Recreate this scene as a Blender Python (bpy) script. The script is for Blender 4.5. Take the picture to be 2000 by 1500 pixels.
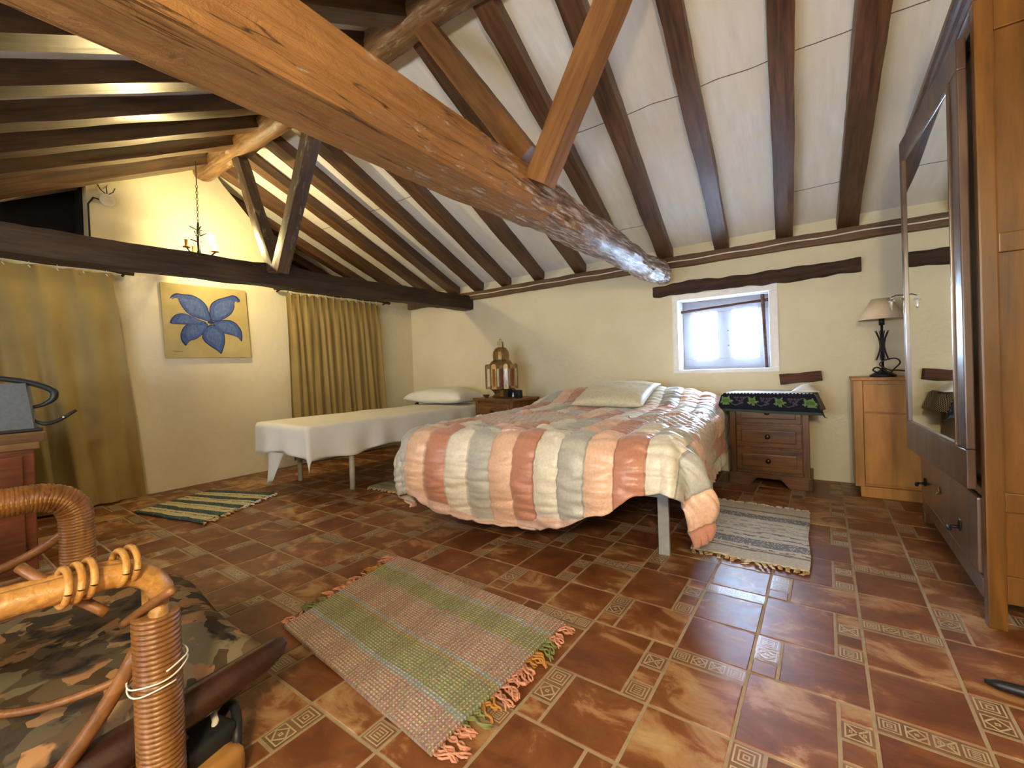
import bpy, bmesh, math, random
from mathutils import Vector, Matrix, noise
PI = math.pi
random.seed(7)
for o in list(bpy.data.objects): bpy.data.objects.remove(o)
SC = bpy.context.scene
COL = SC.collection

# ------------------------------------------------------------------ camera
cd = bpy.data.cameras.new('camera'); cam = bpy.data.objects.new('camera', cd); COL.objects.link(cam)
F, CX, CY = 856.126, 1000.0, 730.0
def cdir(px, py): return Vector(((px-CX)/F, -(py-CY)/F, -1.0)).normalized()
Yc = cdir(1610, 702); Xc = -cdir(-200, 764); Zc = Xc.cross(Yc)
cam.matrix_world = Matrix(((Xc.x, Xc.y, Xc.z, 0), (Yc.x, Yc.y, Yc.z, 0), (Zc.x, Zc.y, Zc.z, 1.0), (0, 0, 0, 1)))
cd.sensor_width = 36; cd.lens = 36*F/2000; cd.shift_y = -20/2000; cd.clip_start = 0.02
SC.camera = cam

# ------------------------------------------------------------------ world, lamps, exposure
w = bpy.data.worlds.new('world'); SC.world = w; w.use_nodes = True
wn = w.node_tree.nodes; wl = w.node_tree.links
bg = wn['Background']; bg.inputs[0].default_value = (0.52, 0.74, 1.0, 1); bg.inputs[1].default_value = 6.0
SC.view_settings.view_transform = 'Standard'; SC.view_settings.look = 'None'
SC.view_settings.exposure = 2.0; SC.view_settings.gamma = 1.0; SC.view_settings.use_curve_mapping = False
def light(name, kind, loc, energy, color, rot=(0, 0, 0), **kw):
    d = bpy.data.lights.new(name, kind); d.energy = energy; d.color = color
    for k, v in kw.items(): setattr(d, k, v)
    o = bpy.data.objects.new(name, d); COL.objects.link(o); o.location = loc; o.rotation_euler = rot
    return o
# daylight arriving through the small window (sits outside the pane)
light('window_daylight', 'AREA', (-0.76, 4.95, 1.40), 66, (0.50, 0.72, 1.0), (math.radians(-94), 0, 0), shape='RECTANGLE', size=0.9, size_y=0.8)
# added cool fill light at the unseen rear opening, behind the camera
light('rear_fill', 'AREA', (-1.6, -1.9, 1.25), 52, (0.80, 0.88, 1.0), (math.radians(98), 0, 0), shape='RECTANGLE', size=2.6, size_y=0.8)
# warm ceiling lamp behind the camera
light('rear_lamp_light', 'POINT', (0.35, -0.75, 1.62), 38, (1.0, 0.80, 0.50), shadow_soft_size=0.10)
# chandelier bulb
light('chandelier_light', 'POINT', (-4.50, 1.70, 2.26), 12.5, (1.0, 0.77, 0.35), shadow_soft_size=0.03)

# ------------------------------------------------------------------ node helpers
def setc(s, v):
    s.default_value = tuple(v)+(1,) if hasattr(v, '__len__') and len(v) == 3 else v
class N:
    def __init__(self, name):
        self.m = bpy.data.materials.new(name); self.m.use_nodes = True
        self.t = self.m.node_tree; self.b = self.t.nodes['Principled BSDF']
    def n(self, typ, **kw):
        x = self.t.nodes.new('ShaderNode'+typ)
        for k, v in kw.items(): setattr(x, k, v)
        return x
    def l(self, a, b): self.t.links.new(a, b)
    def put(self, sock, v):
        if isinstance(v, bpy.types.NodeSocket): self.l(v, sock)
        else: setc(sock, v)
    def coord(self, scale=(1, 1, 1), kind='Object'):
        c = self.n('TexCoord'); m = self.n('Mapping'); self.l(c.outputs[kind], m.inputs[0])
        m.inputs['Scale'].default_value = scale; return m.outputs[0]
    def noise(self, vec, scale=5, detail=4, rough=.55, dist=0):
        x = self.n('TexNoise'); self.l(vec, x.inputs['Vector'])
        x.inputs['Scale'].default_value = scale; x.inputs['Detail'].default_value = detail
        x.inputs['Roughness'].default_value = rough; x.inputs['Distortion'].default_value = dist
        return x.outputs[0]
    def ramp(self, fac, stops):
        x = self.n('ValToRGB'); self.l(fac, x.inputs[0]); e = x.color_ramp.elements
        while len(e) < len(stops): e.new(0.5)
        for i, (p, c) in enumerate(stops):
            e[i].position = p; e[i].color = tuple(c)+(1,) if hasattr(c, '__len__') else (c, c, c, 1)
        return x.outputs[0]
    def mix(self, f, a, b, mode='MIX'):
        x = self.n('MixRGB', blend_type=mode); self.put(x.inputs[0], f); self.put(x.inputs[1], a); self.put(x.inputs[2], b)
        return x.outputs[0]
    def math(self, op, a, b=0.0):
        x = self.n('Math', operation=op); self.put(x.inputs[0], a); self.put(x.inputs[1], b); return x.outputs[0]
    def bump(self, h, strength=.3, dist=.01):
        x = self.n('Bump'); self.l(h, x.inputs['Height']); x.inputs['Strength'].default_value = strength
        x.inputs['Distance'].default_value = dist; self.l(x.outputs[0], self.b.inputs['Normal'])
    def attr(self, name='Col'):
        x = self.n('Attribute'); x.attribute_name = name; return x.outputs['Color']
    def out(self, col=None, rough=None, metal=None, spec=None, **kw):
        if col is not None: self.put(self.b.inputs['Base Color'], col)
        if rough is not None: self.put(self.b.inputs['Roughness'], rough)
        if metal is not None: self.b.inputs['Metallic'].default_value = metal
        if spec is not None: self.b.inputs['Specular IOR Level'].default_value = spec
        for k, v in kw.items(): self.b.inputs[k.replace('_', ' ')].default_value = v
        return self.m
def plain(name, c, rough=.6, metal=0., var=.12, sc=20, bump=.1, spec=.4, **kw):
    k = N(name); v = k.coord(); f = k.noise(v, sc)
    c2 = tuple(min(1, x*(1+var)) for x in c); c1 = tuple(x*(1-var) for x in c)
    col = k.ramp(f, [(.3, c1), (.7, c2)])
    if bump: k.bump(f, bump, .004)
    return k.out(col, rough, metal, spec, **kw)
def wood(name, dark, light_, stretch=(1.2, 14, 14), rough=.5, bump=.35, knots=True, spec=.4, worn=None):
    k = N(name); v = k.coord(stretch); f = k.noise(v, 2.2, 6, .6, .6)
    v2 = k.coord((.7, 3, 3) if stretch[0] < stretch[1] else (3, 3, .7)); f2 = k.noise(v2, 1.7, 3)
    col = k.ramp(f, [(.28, dark), (.72, light_)])
    blot = k.ramp(f2, [(.35, .50), (.62, 1.0)])
    col = k.mix(.8, col, blot, 'MULTIPLY')
    if worn:
        f3 = k.noise(k.coord((3, 9, 9)), 2.0, 6, .7, .5)
        m = k.ramp(f3, [(.56, 0.0), (.68, 1.0)]); col = k.mix(k.math('MULTIPLY', m, .6), col, worn)
    k.bump(f, bump, .006)
    return k.out(col, rough, 0, spec)

M = {}
def plaster(name, c, warm, rough=.9, b=.5):
    k = N(name); v = k.coord(); f = k.noise(v, 1.3, 5); g = k.noise(v, 22, 5, .6); s = k.noise(v, 5, 3)
    col = k.ramp(f, [(.3, warm), (.65, c)]); k.bump(k.math('ADD', k.math('MULTIPLY', s, 1.6), k.math('MULTIPLY', g, .4)), b*.75, .02)
    return k.out(col, rough, 0, .2)
M['wall'] = plaster('lime_plaster_wall', (.74, .68, .50), (.66, .60, .43))
k = N('roof_board_plaster'); v = k.coord((1, 1, 1)); f = k.noise(k.coord((9, 1.2, 1.2)), 2.4, 5); g = k.noise(v, 3, 4)
col = k.mix(k.ramp(g, [(.35, 0.0), (.7, 1.0)]), k.ramp(f, [(.3, (.72, .71, .67)), (.7, (.85, .85, .82))]), (.80, .76, .64))
k.bump(f, .35, .01); M['ceil'] = k.out(col, .8, 0, .2)
M['crack'] = plain('crack_line', (.16, .13, .10), .9)
M['reveal'] = plain('white_lime_reveal', (.88, .90, .92), .8, var=.04)
M['frame_white'] = plain('grey_window_paint', (.30, .29, .31), .6, var=.06)
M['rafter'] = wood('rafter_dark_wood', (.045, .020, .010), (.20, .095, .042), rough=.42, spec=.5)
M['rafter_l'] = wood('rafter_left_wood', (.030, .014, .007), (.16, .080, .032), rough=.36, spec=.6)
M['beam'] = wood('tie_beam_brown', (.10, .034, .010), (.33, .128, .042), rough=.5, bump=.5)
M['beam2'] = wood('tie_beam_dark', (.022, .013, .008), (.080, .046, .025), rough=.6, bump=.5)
M['ridge'] = wood('ridge_log_wood', (.09, .045, .018), (.36, .20, .085), rough=.5, bump=.5, worn=(.5, .44, .33))
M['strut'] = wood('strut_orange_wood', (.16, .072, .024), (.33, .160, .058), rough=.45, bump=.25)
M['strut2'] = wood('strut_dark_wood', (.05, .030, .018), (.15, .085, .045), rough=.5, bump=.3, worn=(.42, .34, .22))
M['lintel'] = wood('lintel_rough_wood', (.016, .008, .005), (.085, .042, .024), rough=.8, bump=.9)
M['plate'] = wood('wall_plate_wood', (.06, .028, .012), (.22, .11, .045), rough=.6)
M['stub'] = wood('stub_wood', (.045, .018, .010), (.16, .065, .038), rough=.85, bump=.9)
# worn, bark-scarred end of the big beam: brown paint gives way to pale grey wood and painted window glints along its length
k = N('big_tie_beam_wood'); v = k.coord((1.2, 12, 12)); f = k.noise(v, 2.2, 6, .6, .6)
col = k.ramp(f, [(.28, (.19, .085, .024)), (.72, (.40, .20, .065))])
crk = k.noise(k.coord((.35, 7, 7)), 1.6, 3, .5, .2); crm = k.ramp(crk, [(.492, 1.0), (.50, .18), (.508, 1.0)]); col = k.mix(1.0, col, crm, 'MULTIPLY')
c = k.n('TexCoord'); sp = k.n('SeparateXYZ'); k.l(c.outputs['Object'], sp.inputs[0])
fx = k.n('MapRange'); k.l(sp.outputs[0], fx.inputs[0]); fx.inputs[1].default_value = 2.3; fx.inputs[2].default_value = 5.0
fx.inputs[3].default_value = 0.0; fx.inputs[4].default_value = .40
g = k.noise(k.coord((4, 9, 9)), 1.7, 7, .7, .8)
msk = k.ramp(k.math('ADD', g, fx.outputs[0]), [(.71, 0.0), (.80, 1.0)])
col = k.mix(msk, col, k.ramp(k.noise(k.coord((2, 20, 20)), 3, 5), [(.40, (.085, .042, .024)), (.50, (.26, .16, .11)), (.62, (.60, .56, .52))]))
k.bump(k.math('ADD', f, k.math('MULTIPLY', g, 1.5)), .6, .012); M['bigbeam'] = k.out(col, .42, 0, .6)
M['furn'] = wood('walnut_furniture', (.065, .026, .007), (.23, .10, .028), (12, 12, 1.3), rough=.38, bump=.12)
M['furnH'] = wood('walnut_furniture_rails', (.07, .028, .008), (.25, .11, .030), (1.3, 12, 12), rough=.38, bump=.12)
M['cab'] = wood('honey_cabinet_wood', (.40, .165, .030), (.60, .29, .055), (7, 7, .8), rough=.4, bump=.08)
M['ward'] = wood('wardrobe_side_wood', (.085, .034, .006), (.25, .105, .016), (6, 6, .6), rough=.35, bump=.12)
M['wardf'] = wood('wardrobe_front_wood', (.065, .035, .022), (.20, .115, .075), (7, 7, .6), rough=.28, bump=.12, spec=.7)
M['dress'] = wood('dresser_red_wood', (.080, .018, .006), (.20, .050, .012), (12, 1.3, 12), rough=.4, bump=.15)
M['dressT'] = wood('dresser_top_wood', (.09, .04, .015), (.28, .14, .05), (12, 1.3, 12), rough=.4, bump=.15)
M['rattan'] = wood('rattan_cane', (.30, .13, .030), (.62, .33, .09), (2, 30, 30), rough=.35, bump=.3)
M['wrap'] = wood('rattan_binding', (.17, .065, .016), (.40, .18, .050), (20, 20, 3), rough=.32, bump=.2)
M['stick'] = wood('willow_stick', (.14, .055, .016), (.30, .13, .042), (3, 18, 18), rough=.4)
M['rail'] = wood('lacquered_seat_rail', (.020, .007, .005), (.06, .022, .014), (2, 9, 9), rough=.3, bump=.3, spec=.6)
M['mirror'] = plain('mirror_glass', (.86, .90, .88), .02, 1.0, var=.01, bump=0)
M['iron'] = plain('wrought_iron', (.022, .022, .024), .45, .6)
M['brass'] = plain('aged_brass', (.30, .20, .08), .42, .8, var=.3, sc=40)
M['knob'] = plain('dark_bronze_knob', (.07, .05, .03), .35, .8)
M['black'] = plain('black_plastic', (.012, .012, .014), .4)
M['dark'] = plain('loft_shade_black', (.012, .011, .011), .95)  # near-black colour standing in for the loft's shade
M['sheet'] = plain('white_cotton_sheet', (.70, .69, .64), .9, var=.03, sc=8, bump=.25)
M['matt'] = plain('mattress_ticking', (.30, .26, .20), .9)
M['pipe'] = plain('beige_steel_tube', (.42, .37, .28), .45)
M['pipeg'] = plain('grey_steel_leg', (.30, .31, .30), .45)
M['crystal'] = plain('cut_glass', (.95, .95, .92), .04, 0, var=.01, bump=0, Transmission_Weight=.8)
M['bag'] = plain('grey_bag_canvas', (.125, .135, .135), .85, sc=60)
M['strap'] = plain('black_bag_strap', (.016, .018, .022), .5)
M['tan'] = plain('tan_leather', (.38, .19, .055), .45, var=.25, sc=9)
M['grout'] = plain('floor_grout', (.33, .25, .15), .8, sc=30)
M['white'] = plain('white_paint', (.8, .8, .78), .5, var=.03)
M['cordw'] = plain('white_cord', (.72, .68, .58), .7)
M['shade'] = plain('linen_lamp_shade', (.70, .58, .40), .85, var=.04, sc=60)
k = N('chandelier_bulb'); M['bulb'] = k.out((1, .9, .7), .4); k.b.inputs['Emission Color'].default_value = (1, .80, .42, 1); k.b.inputs['Emission Strength'].default_value = 60
M['candle'] = plain('ochre_candle_cup', (.50, .27, .06), .5)
k = N('window_pane_glass'); k.out((1, 1, 1), .0); k.b.inputs['Transmission Weight'].default_value = 1; k.b.inputs['IOR'].default_value = 1.05; M['glass'] = k.m
# sheer curtain: transparent + diffuse/translucent
k = N('sheer_voile'); tr = k.n('BsdfTransparent'); tl = k.n('BsdfTranslucent'); df = k.n('BsdfDiffuse')
tl.inputs[0].default_value = (.9, .88, .92, 1); df.inputs[0].default_value = (.58, .56, .61, 1)
a = k.n('MixShader'); a.inputs[0].default_value = .985; k.l(tl.outputs[0], a.inputs[1]); k.l(df.outputs[0], a.inputs[2])
b2 = k.n('MixShader'); b2.inputs[0].default_value = .34; k.l(tr.outputs[0], b2.inputs[1]); k.l(a.outputs[0], b2.inputs[2])
k.l(b2.outputs[0], k.t.nodes['Material Output'].inputs[0]); M['voile'] = k.m
# curtains
def cloth(name, c, c2, sheen=.2, tl=.25):
    k = N(name); v = k.coord((60, 60, 60)); f = k.noise(v, 6, 3); g = k.noise(k.coord(), 2.0, 4)
    col = k.ramp(g, [(.3, c), (.7, c2)]); k.bump(f, .15, .002)
    k.out(col, .62, 0, .35); k.b.inputs['Sheen Weight'].default_value = sheen
    return k.m
M['curtain'] = cloth('ochre_curtain_cloth', (.25, .175, .052), (.33, .24, .078))
k = N('canvas_ground'); f = k.noise(k.coord((120, 120, 120)), 1, 3); g = k.noise(k.coord(), 4, 5)
k.bump(f, .3, .002); M['canvas'] = k.out(k.ramp(g, [(.3, (.36, .28, .10)), (.7, (.47, .38, .17))]), .8)
M['petalD'] = plain('petal_navy_paint', (.012, .022, .10), .6, var=.3, sc=30)
k = N('petal_blue_paint'); f = k.noise(k.coord((1, 14, 5)), 3, 5, .7, 1.0)
M['petal'] = k.out(k.ramp(f, [(.3, (.018, .040, .17)), (.7, (.055, .11, .32))]), .6)
k = N('petal_pale_paint'); f = k.noise(k.coord((1, 16, 8)), 3, 5, .7, 1.0)
M['petalL'] = k.out(k.ramp(f, [(.3, (.028, .060, .21)), (.7, (.10, .16, .36))]), .6)
# vertex-coloured fabrics
def vcol(name, rough=.5, sheen=0., bumpsc=40, bumpst=.3, spec=.4, strand=None):
    k = N(name); c = k.attr(); f = k.noise(k.coord(strand or (1, 1, 1)), bumpsc, 4)
    g = k.ramp(f, [(.3, .80), (.7, 1.0)]); k.bump(f, bumpst, .004)
    k.out(k.mix(1.0, c, g, 'MULTIPLY'), rough, 0, spec); k.b.inputs['Sheen Weight'].default_value = sheen
    return k.m
M['quilt'] = vcol('satin_patchwork', .34, .25, 30, .25, .55, (3, 1, 3))
M['woven'] = vcol('rag_rug_weave', .95, 0, 60, .8, .1)
M['crochet'] = vcol('tapestry_cloth', .9, 0, 90, .5, .2)
k = N('patterned_seat_cotton'); v = k.coord((1, 1, 1)); vm = k.n('VectorMath', operation='ADD'); k.l(v, vm.inputs[0])
nz = k.n('TexNoise'); k.l(v, nz.inputs[0]); nz.inputs['Scale'].default_value = 9; sc_ = k.n('VectorMath', operation='SCALE'); k.l(nz.outputs['Color'], sc_.inputs[0]); sc_.inputs['Scale'].default_value = .05; k.l(sc_.outputs[0], vm.inputs[1])
vo = k.n('TexVoronoi', distance='MANHATTAN'); k.l(vm.outputs[0], vo.inputs['Vector']); vo.inputs['Scale'].default_value = 17
sc2 = k.n('SeparateColor'); k.l(vo.outputs['Color'], sc2.inputs[0])
col = k.ramp(sc2.outputs[0], [(0, (.07, .045, .022)), (.16, (.27, .16, .075)), (.3, (.05, .04, .03)), (.42, (.36, .19, .085)), (.55, (.12, .085, .045)), (.68, (.19, .155, .09)), (.80, (.10, .08, .05)), (.92, (.30, .22, .12))])
for nd in k.t.nodes:
    if nd.bl_idname == 'ShaderNodeValToRGB': nd.color_ramp.interpolation = 'CONSTANT'
big = k.ramp(k.noise(v, 4.5, 4, .6, 1.0), [(.52, 0.0), (.57, 1.0)])
col = k.mix(big, col, k.ramp(k.noise(v, 14, 3), [(.4, (.020, .017, .018)), (.6, (.09, .06, .035))]))
k.bump(k.noise(v, 60, 3), .3, .003); M['cushion'] = k.out(col, .8, 0, .2)
M['sham'] = vcol('pillow_sham', .4, .2, 50, .25, .5)
# floor tile glaze
k = N('terracotta_tile'); v = k.coord(); at = k.n('Attribute'); at.attribute_name = 'Col'
vm = k.n('VectorMath', operation='ADD'); k.l(v, vm.inputs[0])
vs = k.n('VectorMath', operation='SCALE'); k.l(at.outputs['Color'], vs.inputs[0]); vs.inputs['Scale'].default_value = 37.0; k.l(vs.outputs[0], vm.inputs[1])
mp = k.n('Mapping'); k.l(vm.outputs[0], mp.inputs[0]); mp.inputs['Scale'].default_value = (1.0, 1.5, 1)
f = k.noise(mp.outputs[0], 5.2, 6, .62, .6); f2 = k.noise(mp.outputs[0], 2.0, 2)
sepc = k.n('SeparateColor'); k.l(at.outputs['Color'], sepc.inputs[0])
fa = k.math('ADD', f, k.math('MULTIPLY', k.math('SUBTRACT', sepc.outputs[1], .5), .16))
col = k.ramp(fa, [(.36, (.125, .040, .015)), (.54, (.20, .075, .026)), (.61, (.33, .17, .075)), (.76, (.44, .30, .15))])
k.bump(k.noise(v, 14, 4), .12, .01)
M['tile'] = k.out(col, k.ramp(f, [(.35, .34), (.7, .44)]), 0, .21)
k = N('tile_relief'); f = k.noise(k.coord(), 7, 4)
M['relief'] = k.out(k.ramp(f, [(.3, (.34, .25, .14)), (.7, (.50, .40, .26))]), .35, 0, .5)
M['tiledeco'] = plain('tile_border_glaze', (.19, .095, .045), .32, var=.35, sc=8, spec=.5)

# ------------------------------------------------------------------ mesh helpers
class MB:
    def __init__(s): s.b = bmesh.new(); s.mats = []; s.cl = None
    def box(s, lo, hi, rz=0, bev=0, mi=0):
        lo = Vector(lo); hi = Vector(hi); c = (lo+hi)/2; d = hi-lo
        r = bmesh.ops.create_cube(s.b, size=1.0)['verts']
        for v in r: v.co = Vector((v.co.x*d.x, v.co.y*d.y, v.co.z*d.z))
        if bev:
            es = list({e for v in r for e in v.link_edges}); q = bmesh.ops.bevel(s.b, geom=es, offset=bev, segments=2, affect='EDGES', profile=.7)
            r = list({v for f in q['faces'] for v in f.verts} | {v for v in r if v.is_valid})
        m = Matrix.Translation(c) @ Matrix.Rotation(rz, 4, 'Z')
        for v in r: v.co = m @ v.co
        if mi:
            for f in {f for v in r for f in v.link_faces}: f.material_index = mi
        return r
    def tube(s, pts, rad, seg=10, cap=True, closed=False):
        pts = [Vector(p) for p in pts]; n = len(pts)
        if not hasattr(rad, '__len__'): rad = [rad]*n
        rings = []; up = None
        for i, p in enumerate(pts):
            a = pts[max(i-1, 0)]; b = pts[min(i+1, n-1)]; t = (b-a)
            t = t.normalized() if t.length > 1e-9 else Vector((0, 0, 1))
            if up is None: up = t.orthogonal().normalized()
            up = (up - t*up.dot(t)); up = up.normalized() if up.length > 1e-6 else t.orthogonal().normalized()
            sd = t.cross(up)
            rings.append([s.b.verts.new(p+(up*math.cos(2*PI*j/seg)+sd*math.sin(2*PI*j/seg))*rad[i]) for j in range(seg)])
        for i in range(n-1):
            for j in range(seg): s.b.faces.new((rings[i][j], rings[i][(j+1) % seg], rings[i+1][(j+1) % seg], rings[i+1][j]))
        if cap: s.b.faces.new(rings[0][::-1]); s.b.faces.new(rings[-1])
        return s
    def lathe(s, prof, at, seg=20):
        at = Vector(at); rings = []
        for r, z in prof:
            rings.append([s.b.verts.new(at+Vector((max(r, 1e-4)*math.cos(2*PI*j/seg), max(r, 1e-4)*math.sin(2*PI*j/seg), z))) for j in range(seg)])
        for i in range(len(rings)-1):
            for j in range(seg): s.b.faces.new((rings[i][j], rings[i][(j+1) % seg], rings[i+1][(j+1) % seg], rings[i+1][j]))
        s.b.faces.new(rings[0][::-1]); s.b.faces.new(rings[-1]); return s
    def ball(s, c, r, sq=(1, 1, 1), seg=12):
        q = bmesh.ops.create_uvsphere(s.b, u_segments=seg, v_segments=max(6, seg//2+2), radius=1)['verts']
        for v in q: v.co = Vector(c)+Vector((v.co.x*r*sq[0], v.co.y*r*sq[1], v.co.z*r*sq[2]))
        return s
    def grid(s, fn, nu, nv, colfn=None, thick=0):
        V = [[s.b.verts.new(fn(i/nu, j/nv)) for j in range(nv+1)] for i in range(nu+1)]
        if colfn and s.cl is None: s.cl = s.b.loops.layers.float_color.new('Col')
        for i in range(nu):
            for j in range(nv):
                f = s.b.faces.new((V[i][j], V[i+1][j], V[i+1][j+1], V[i][j+1]))
                if colfn:
                    c = colfn((i+.5)/nu, (j+.5)/nv)
                    for lp in f.loops: lp[s.cl] = tuple(c)+(1,)
        return V
    def poly(s, pts, ext=(0, 0, 0)):
        a = [s.b.verts.new(p) for p in pts]; e = Vector(ext)
        if e.length:
            b = [s.b.verts.new(Vector(p)+e) for p in pts]; n = len(a)
            for i in range(n): s.b.faces.new((a[i], a[(i+1) % n], b[(i+1) % n], b[i]))
            s.b.faces.new(a[::-1]); s.b.faces.new(b)
        else: s.b.faces.new(a)
        return s

def spline(P, k_=6):
    P = [Vector(p) for p in P]; out = []
    for i in range(len(P)-1):
        a = P[max(i-1, 0)]; b_ = P[i]; c = P[i+1]; d_ = P[min(i+2, len(P)-1)]
        for q in range(k_):
            t_ = q/k_; out.append(.5*((2*b_)+(c-a)*t_+(2*a-5*b_+4*c-d_)*t_*t_+(3*b_-a-3*c+d_)*t_**3))
    return out+[P[-1]]
def crr(Rs, k_=6): return [Rs[i]+(Rs[i+1]-Rs[i])*q/k_ for i in range(len(Rs)-1) for q in range(k_)]+[Rs[-1]]
def wmat(o): return o.matrix_basis if o.parent is None else wmat(o.parent) @ o.matrix_basis
def obj(name, mb, mat, parent=None, smooth=False, bevel=0, subd=0, solid=0, origin=None, local=False):
    me = bpy.data.meshes.new(name); bmesh.ops.recalc_face_normals(mb.b, faces=mb.b.faces)
    if parent is not None:
        if not local: mb.b.transform(wmat(parent).inverted())
    elif not local:
        if origin is None:
            vs = [v.co for v in mb.b.verts]
            origin = Vector(((min(v.x for v in vs)+max(v.x for v in vs))/2, (min(v.y for v in vs)+max(v.y for v in vs))/2, min(v.z for v in vs)))
        mb.b.transform(Matrix.Translation(-Vector(origin)))
    mb.b.to_mesh(me); mb.b.free()
    for m_ in (mat if isinstance(mat, (list, tuple)) else [mat]): me.materials.append(M[m_] if isinstance(m_, str) else m_)
    o = bpy.data.objects.new(name, me); COL.objects.link(o)
    if parent is not None: o.parent = parent
    elif origin is not None: o.location = origin
    if smooth:
        for p in me.polygons: p.use_smooth = True
    if solid: x = o.modifiers.new('solid', 'SOLIDIFY'); x.thickness = solid; x.offset = 0
    if bevel: x = o.modifiers.new('bevel', 'BEVEL'); x.width = bevel; x.segments = 2; x.limit_method = 'ANGLE'; x.angle_limit = .6
    if subd: x = o.modifiers.new('subd', 'SUBSURF'); x.levels = subd; x.render_levels = subd
    return o
def tag(o, label, cat, group=None, kind=None):
    if label: o['label'] = label
    if cat: o['category'] = cat
    if group: o['group'] = group
    if kind: o['kind'] = kind
    return o
def thing(name, label, cat, loc, rz=0, group=None):
    o = bpy.data.objects.new(name, None); COL.objects.link(o); o.empty_display_size = .05
    o.location = loc; o.rotation_euler = (0, 0, rz); return tag(o, label, cat, group)
def struct(o): o['kind'] = 'structure'; return o

def beam(name, p0, p1, wdt, hgt, mat, rough=.006, nx=30, roll=0, roundness=.12, seed=0, taper=1.0, round_end=0, parent=None, bumpy=None):
    """squared timber: length along local X, slightly uneven like hand-hewn wood"""
    p0 = Vector(p0); p1 = Vector(p1); L = (p1-p0).length
    x = (p1-p0)/L; zz = Vector((0, 0, 1)) if abs(x.z) < .95 else Vector((0, 1, 0))
    y = zz.cross(x).normalized(); z = x.cross(y)
    mb = MB(); sec = []
    m = 20
    for j in range(m):
        a = 2*PI*(j+.5)/m; c, s_ = math.cos(a), math.sin(a)
        q = max(abs(c), abs(s_)); sq = Vector((0, c/q, s_/q)); ci = Vector((0, c, s_))*1.08
        sec.append((sq, ci))
    rings = []
    for i in range(nx+1):
        t = i/nx; X = t*L; sc = 1+(taper-1)*t; rr = roundness+(round_end*max(0, t-.55)/.30)
        rr = min(1, rr); ring = []
        for sq, ci in sec:
            v = sq.lerp(ci, rr)
            p = Vector((X, v.y*wdt/2*sc, v.z*hgt/2*sc))
            n1 = noise.noise(Vector((X*2.2+seed*7.1, p.y*8, p.z*8+seed)))
            n2 = noise.noise(Vector((X*9+seed*3.3, p.y*22, p.z*22)))
            k_ = (bumpy(t) if bumpy else 1)*rough
            p += Vector((0, v.y, v.z))*(n1*k_*1.3+n2*k_*.7)
            p.y += noise.noise(Vector((X*.8, seed, 0)))*rough*1.2; p.z += noise.noise(Vector((X*.8, seed, 9)))*rough*1.2
            ring.append(mb.b.verts.new(p))
        rings.append(ring)
    for i in range(nx):
        for j in range(m): mb.b.faces.new((rings[i][j], rings[i][(j+1) % m], rings[i+1][(j+1) % m], rings[i+1][j]))
    mb.b.faces.new(rings[0][::-1]); mb.b.faces.new(rings[-1])
    W = Matrix((( x.x, y.x, z.x, p0.x), (x.y, y.y, z.y, p0.y), (x.z, y.z, z.z, p0.z), (0, 0, 0, 1))) @ Matrix.Rotation(roll, 4, 'X')
    o = obj(name, mb, mat, None, smooth=True, local=True)
    if parent is not None: o.parent = parent; o.matrix_basis = wmat(parent).inverted() @ W
    else: o.matrix_basis = W
    md = o.modifiers.new('edges', 'EDGE_SPLIT'); md.split_angle = .7
    return o

# ------------------------------------------------------------------ room constants
D = 4.43; GX = -4.95; RX = 2.3; RY = -2.05
RIDY, RIDZ, EAVEZ = 1.80, 3.05, 2.03
KR = (RIDZ-EAVEZ)/(D-RIDY); KL = .53
def zr(y): return RIDZ-KR*(y-RIDY)          # underside of the rafters, window side
def zl(y): return RIDZ-KL*(RIDY-y)
CO = .105                                    # boards above the underside

# ------------------------------------------------------------------ floor (tiles as one continuous structure)
def ring_rect(mb, x0, y0, x1, y1, wd, z):
    mb.b.faces.new([mb.b.verts.new(p) for p in ((x0, y0, z), (x1, y0, z), (x1, y0+wd, z), (x0, y0+wd, z))])
    mb.b.faces.new([mb.b.verts.new(p) for p in ((x0, y1-wd, z), (x1, y1-wd, z), (x1, y1, z), (x0, y1, z))])
    mb.b.faces.new([mb.b.verts.new(p) for p in ((x0, y0+wd, z), (x0+wd, y0+wd, z), (x0+wd, y1-wd, z), (x0, y1-wd, z))])
    mb.b.faces.new([mb.b.verts.new(p) for p in ((x1-wd, y0+wd, z), (x1, y0+wd, z), (x1, y1-wd, z), (x1-wd, y1-wd, z))])
def diag(mb, x0, y0, x1, y1, wd, z):
    d = Vector((x1-x0, y1-y0, 0)).normalized(); n_ = Vector((-d.y, d.x, 0))*wd/2
    a = Vector((x0, y0, z)); b = Vector((x1, y1, z)); mb.b.faces.new([mb.b.verts.new(p) for p in (a-n_, b-n_, b+n_, a+n_)])
tiles = MB(); deco = MB(); rel = MB(); tiles.cl = tiles.b.loops.layers.float_color.new('Col')
g = .0042
def tile(x0, y0, x1, y1):
    x0 += g; y0 += g; x1 -= g; y1 -= g
    x0 = max(x0, GX); x1 = min(x1, RX); y0 = max(y0, RY); y1 = min(y1, D)
    if x1-x0 < .01 or y1-y0 < .01: return
    e = .0025; c = (random.random(), random.random(), random.random(), 1)
    top = [tiles.b.verts.new(p) for p in ((x0+e, y0+e, 0), (x1-e, y0+e, 0), (x1-e, y1-e, 0), (x0+e, y1-e, 0))]
    bot = [tiles.b.verts.new(p) for p in ((x0, y0, -.003), (x1, y0, -.003), (x1, y1, -.003), (x0, y1, -.003))]
    fs = [tiles.b.faces.new(top)]+[tiles.b.faces.new((bot[i], bot[(i+1) % 4], top[(i+1) % 4], top[i])) for i in range(4)]
    for f_ in fs:
        for lp in f_.loops: lp[tiles.cl] = c
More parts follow.
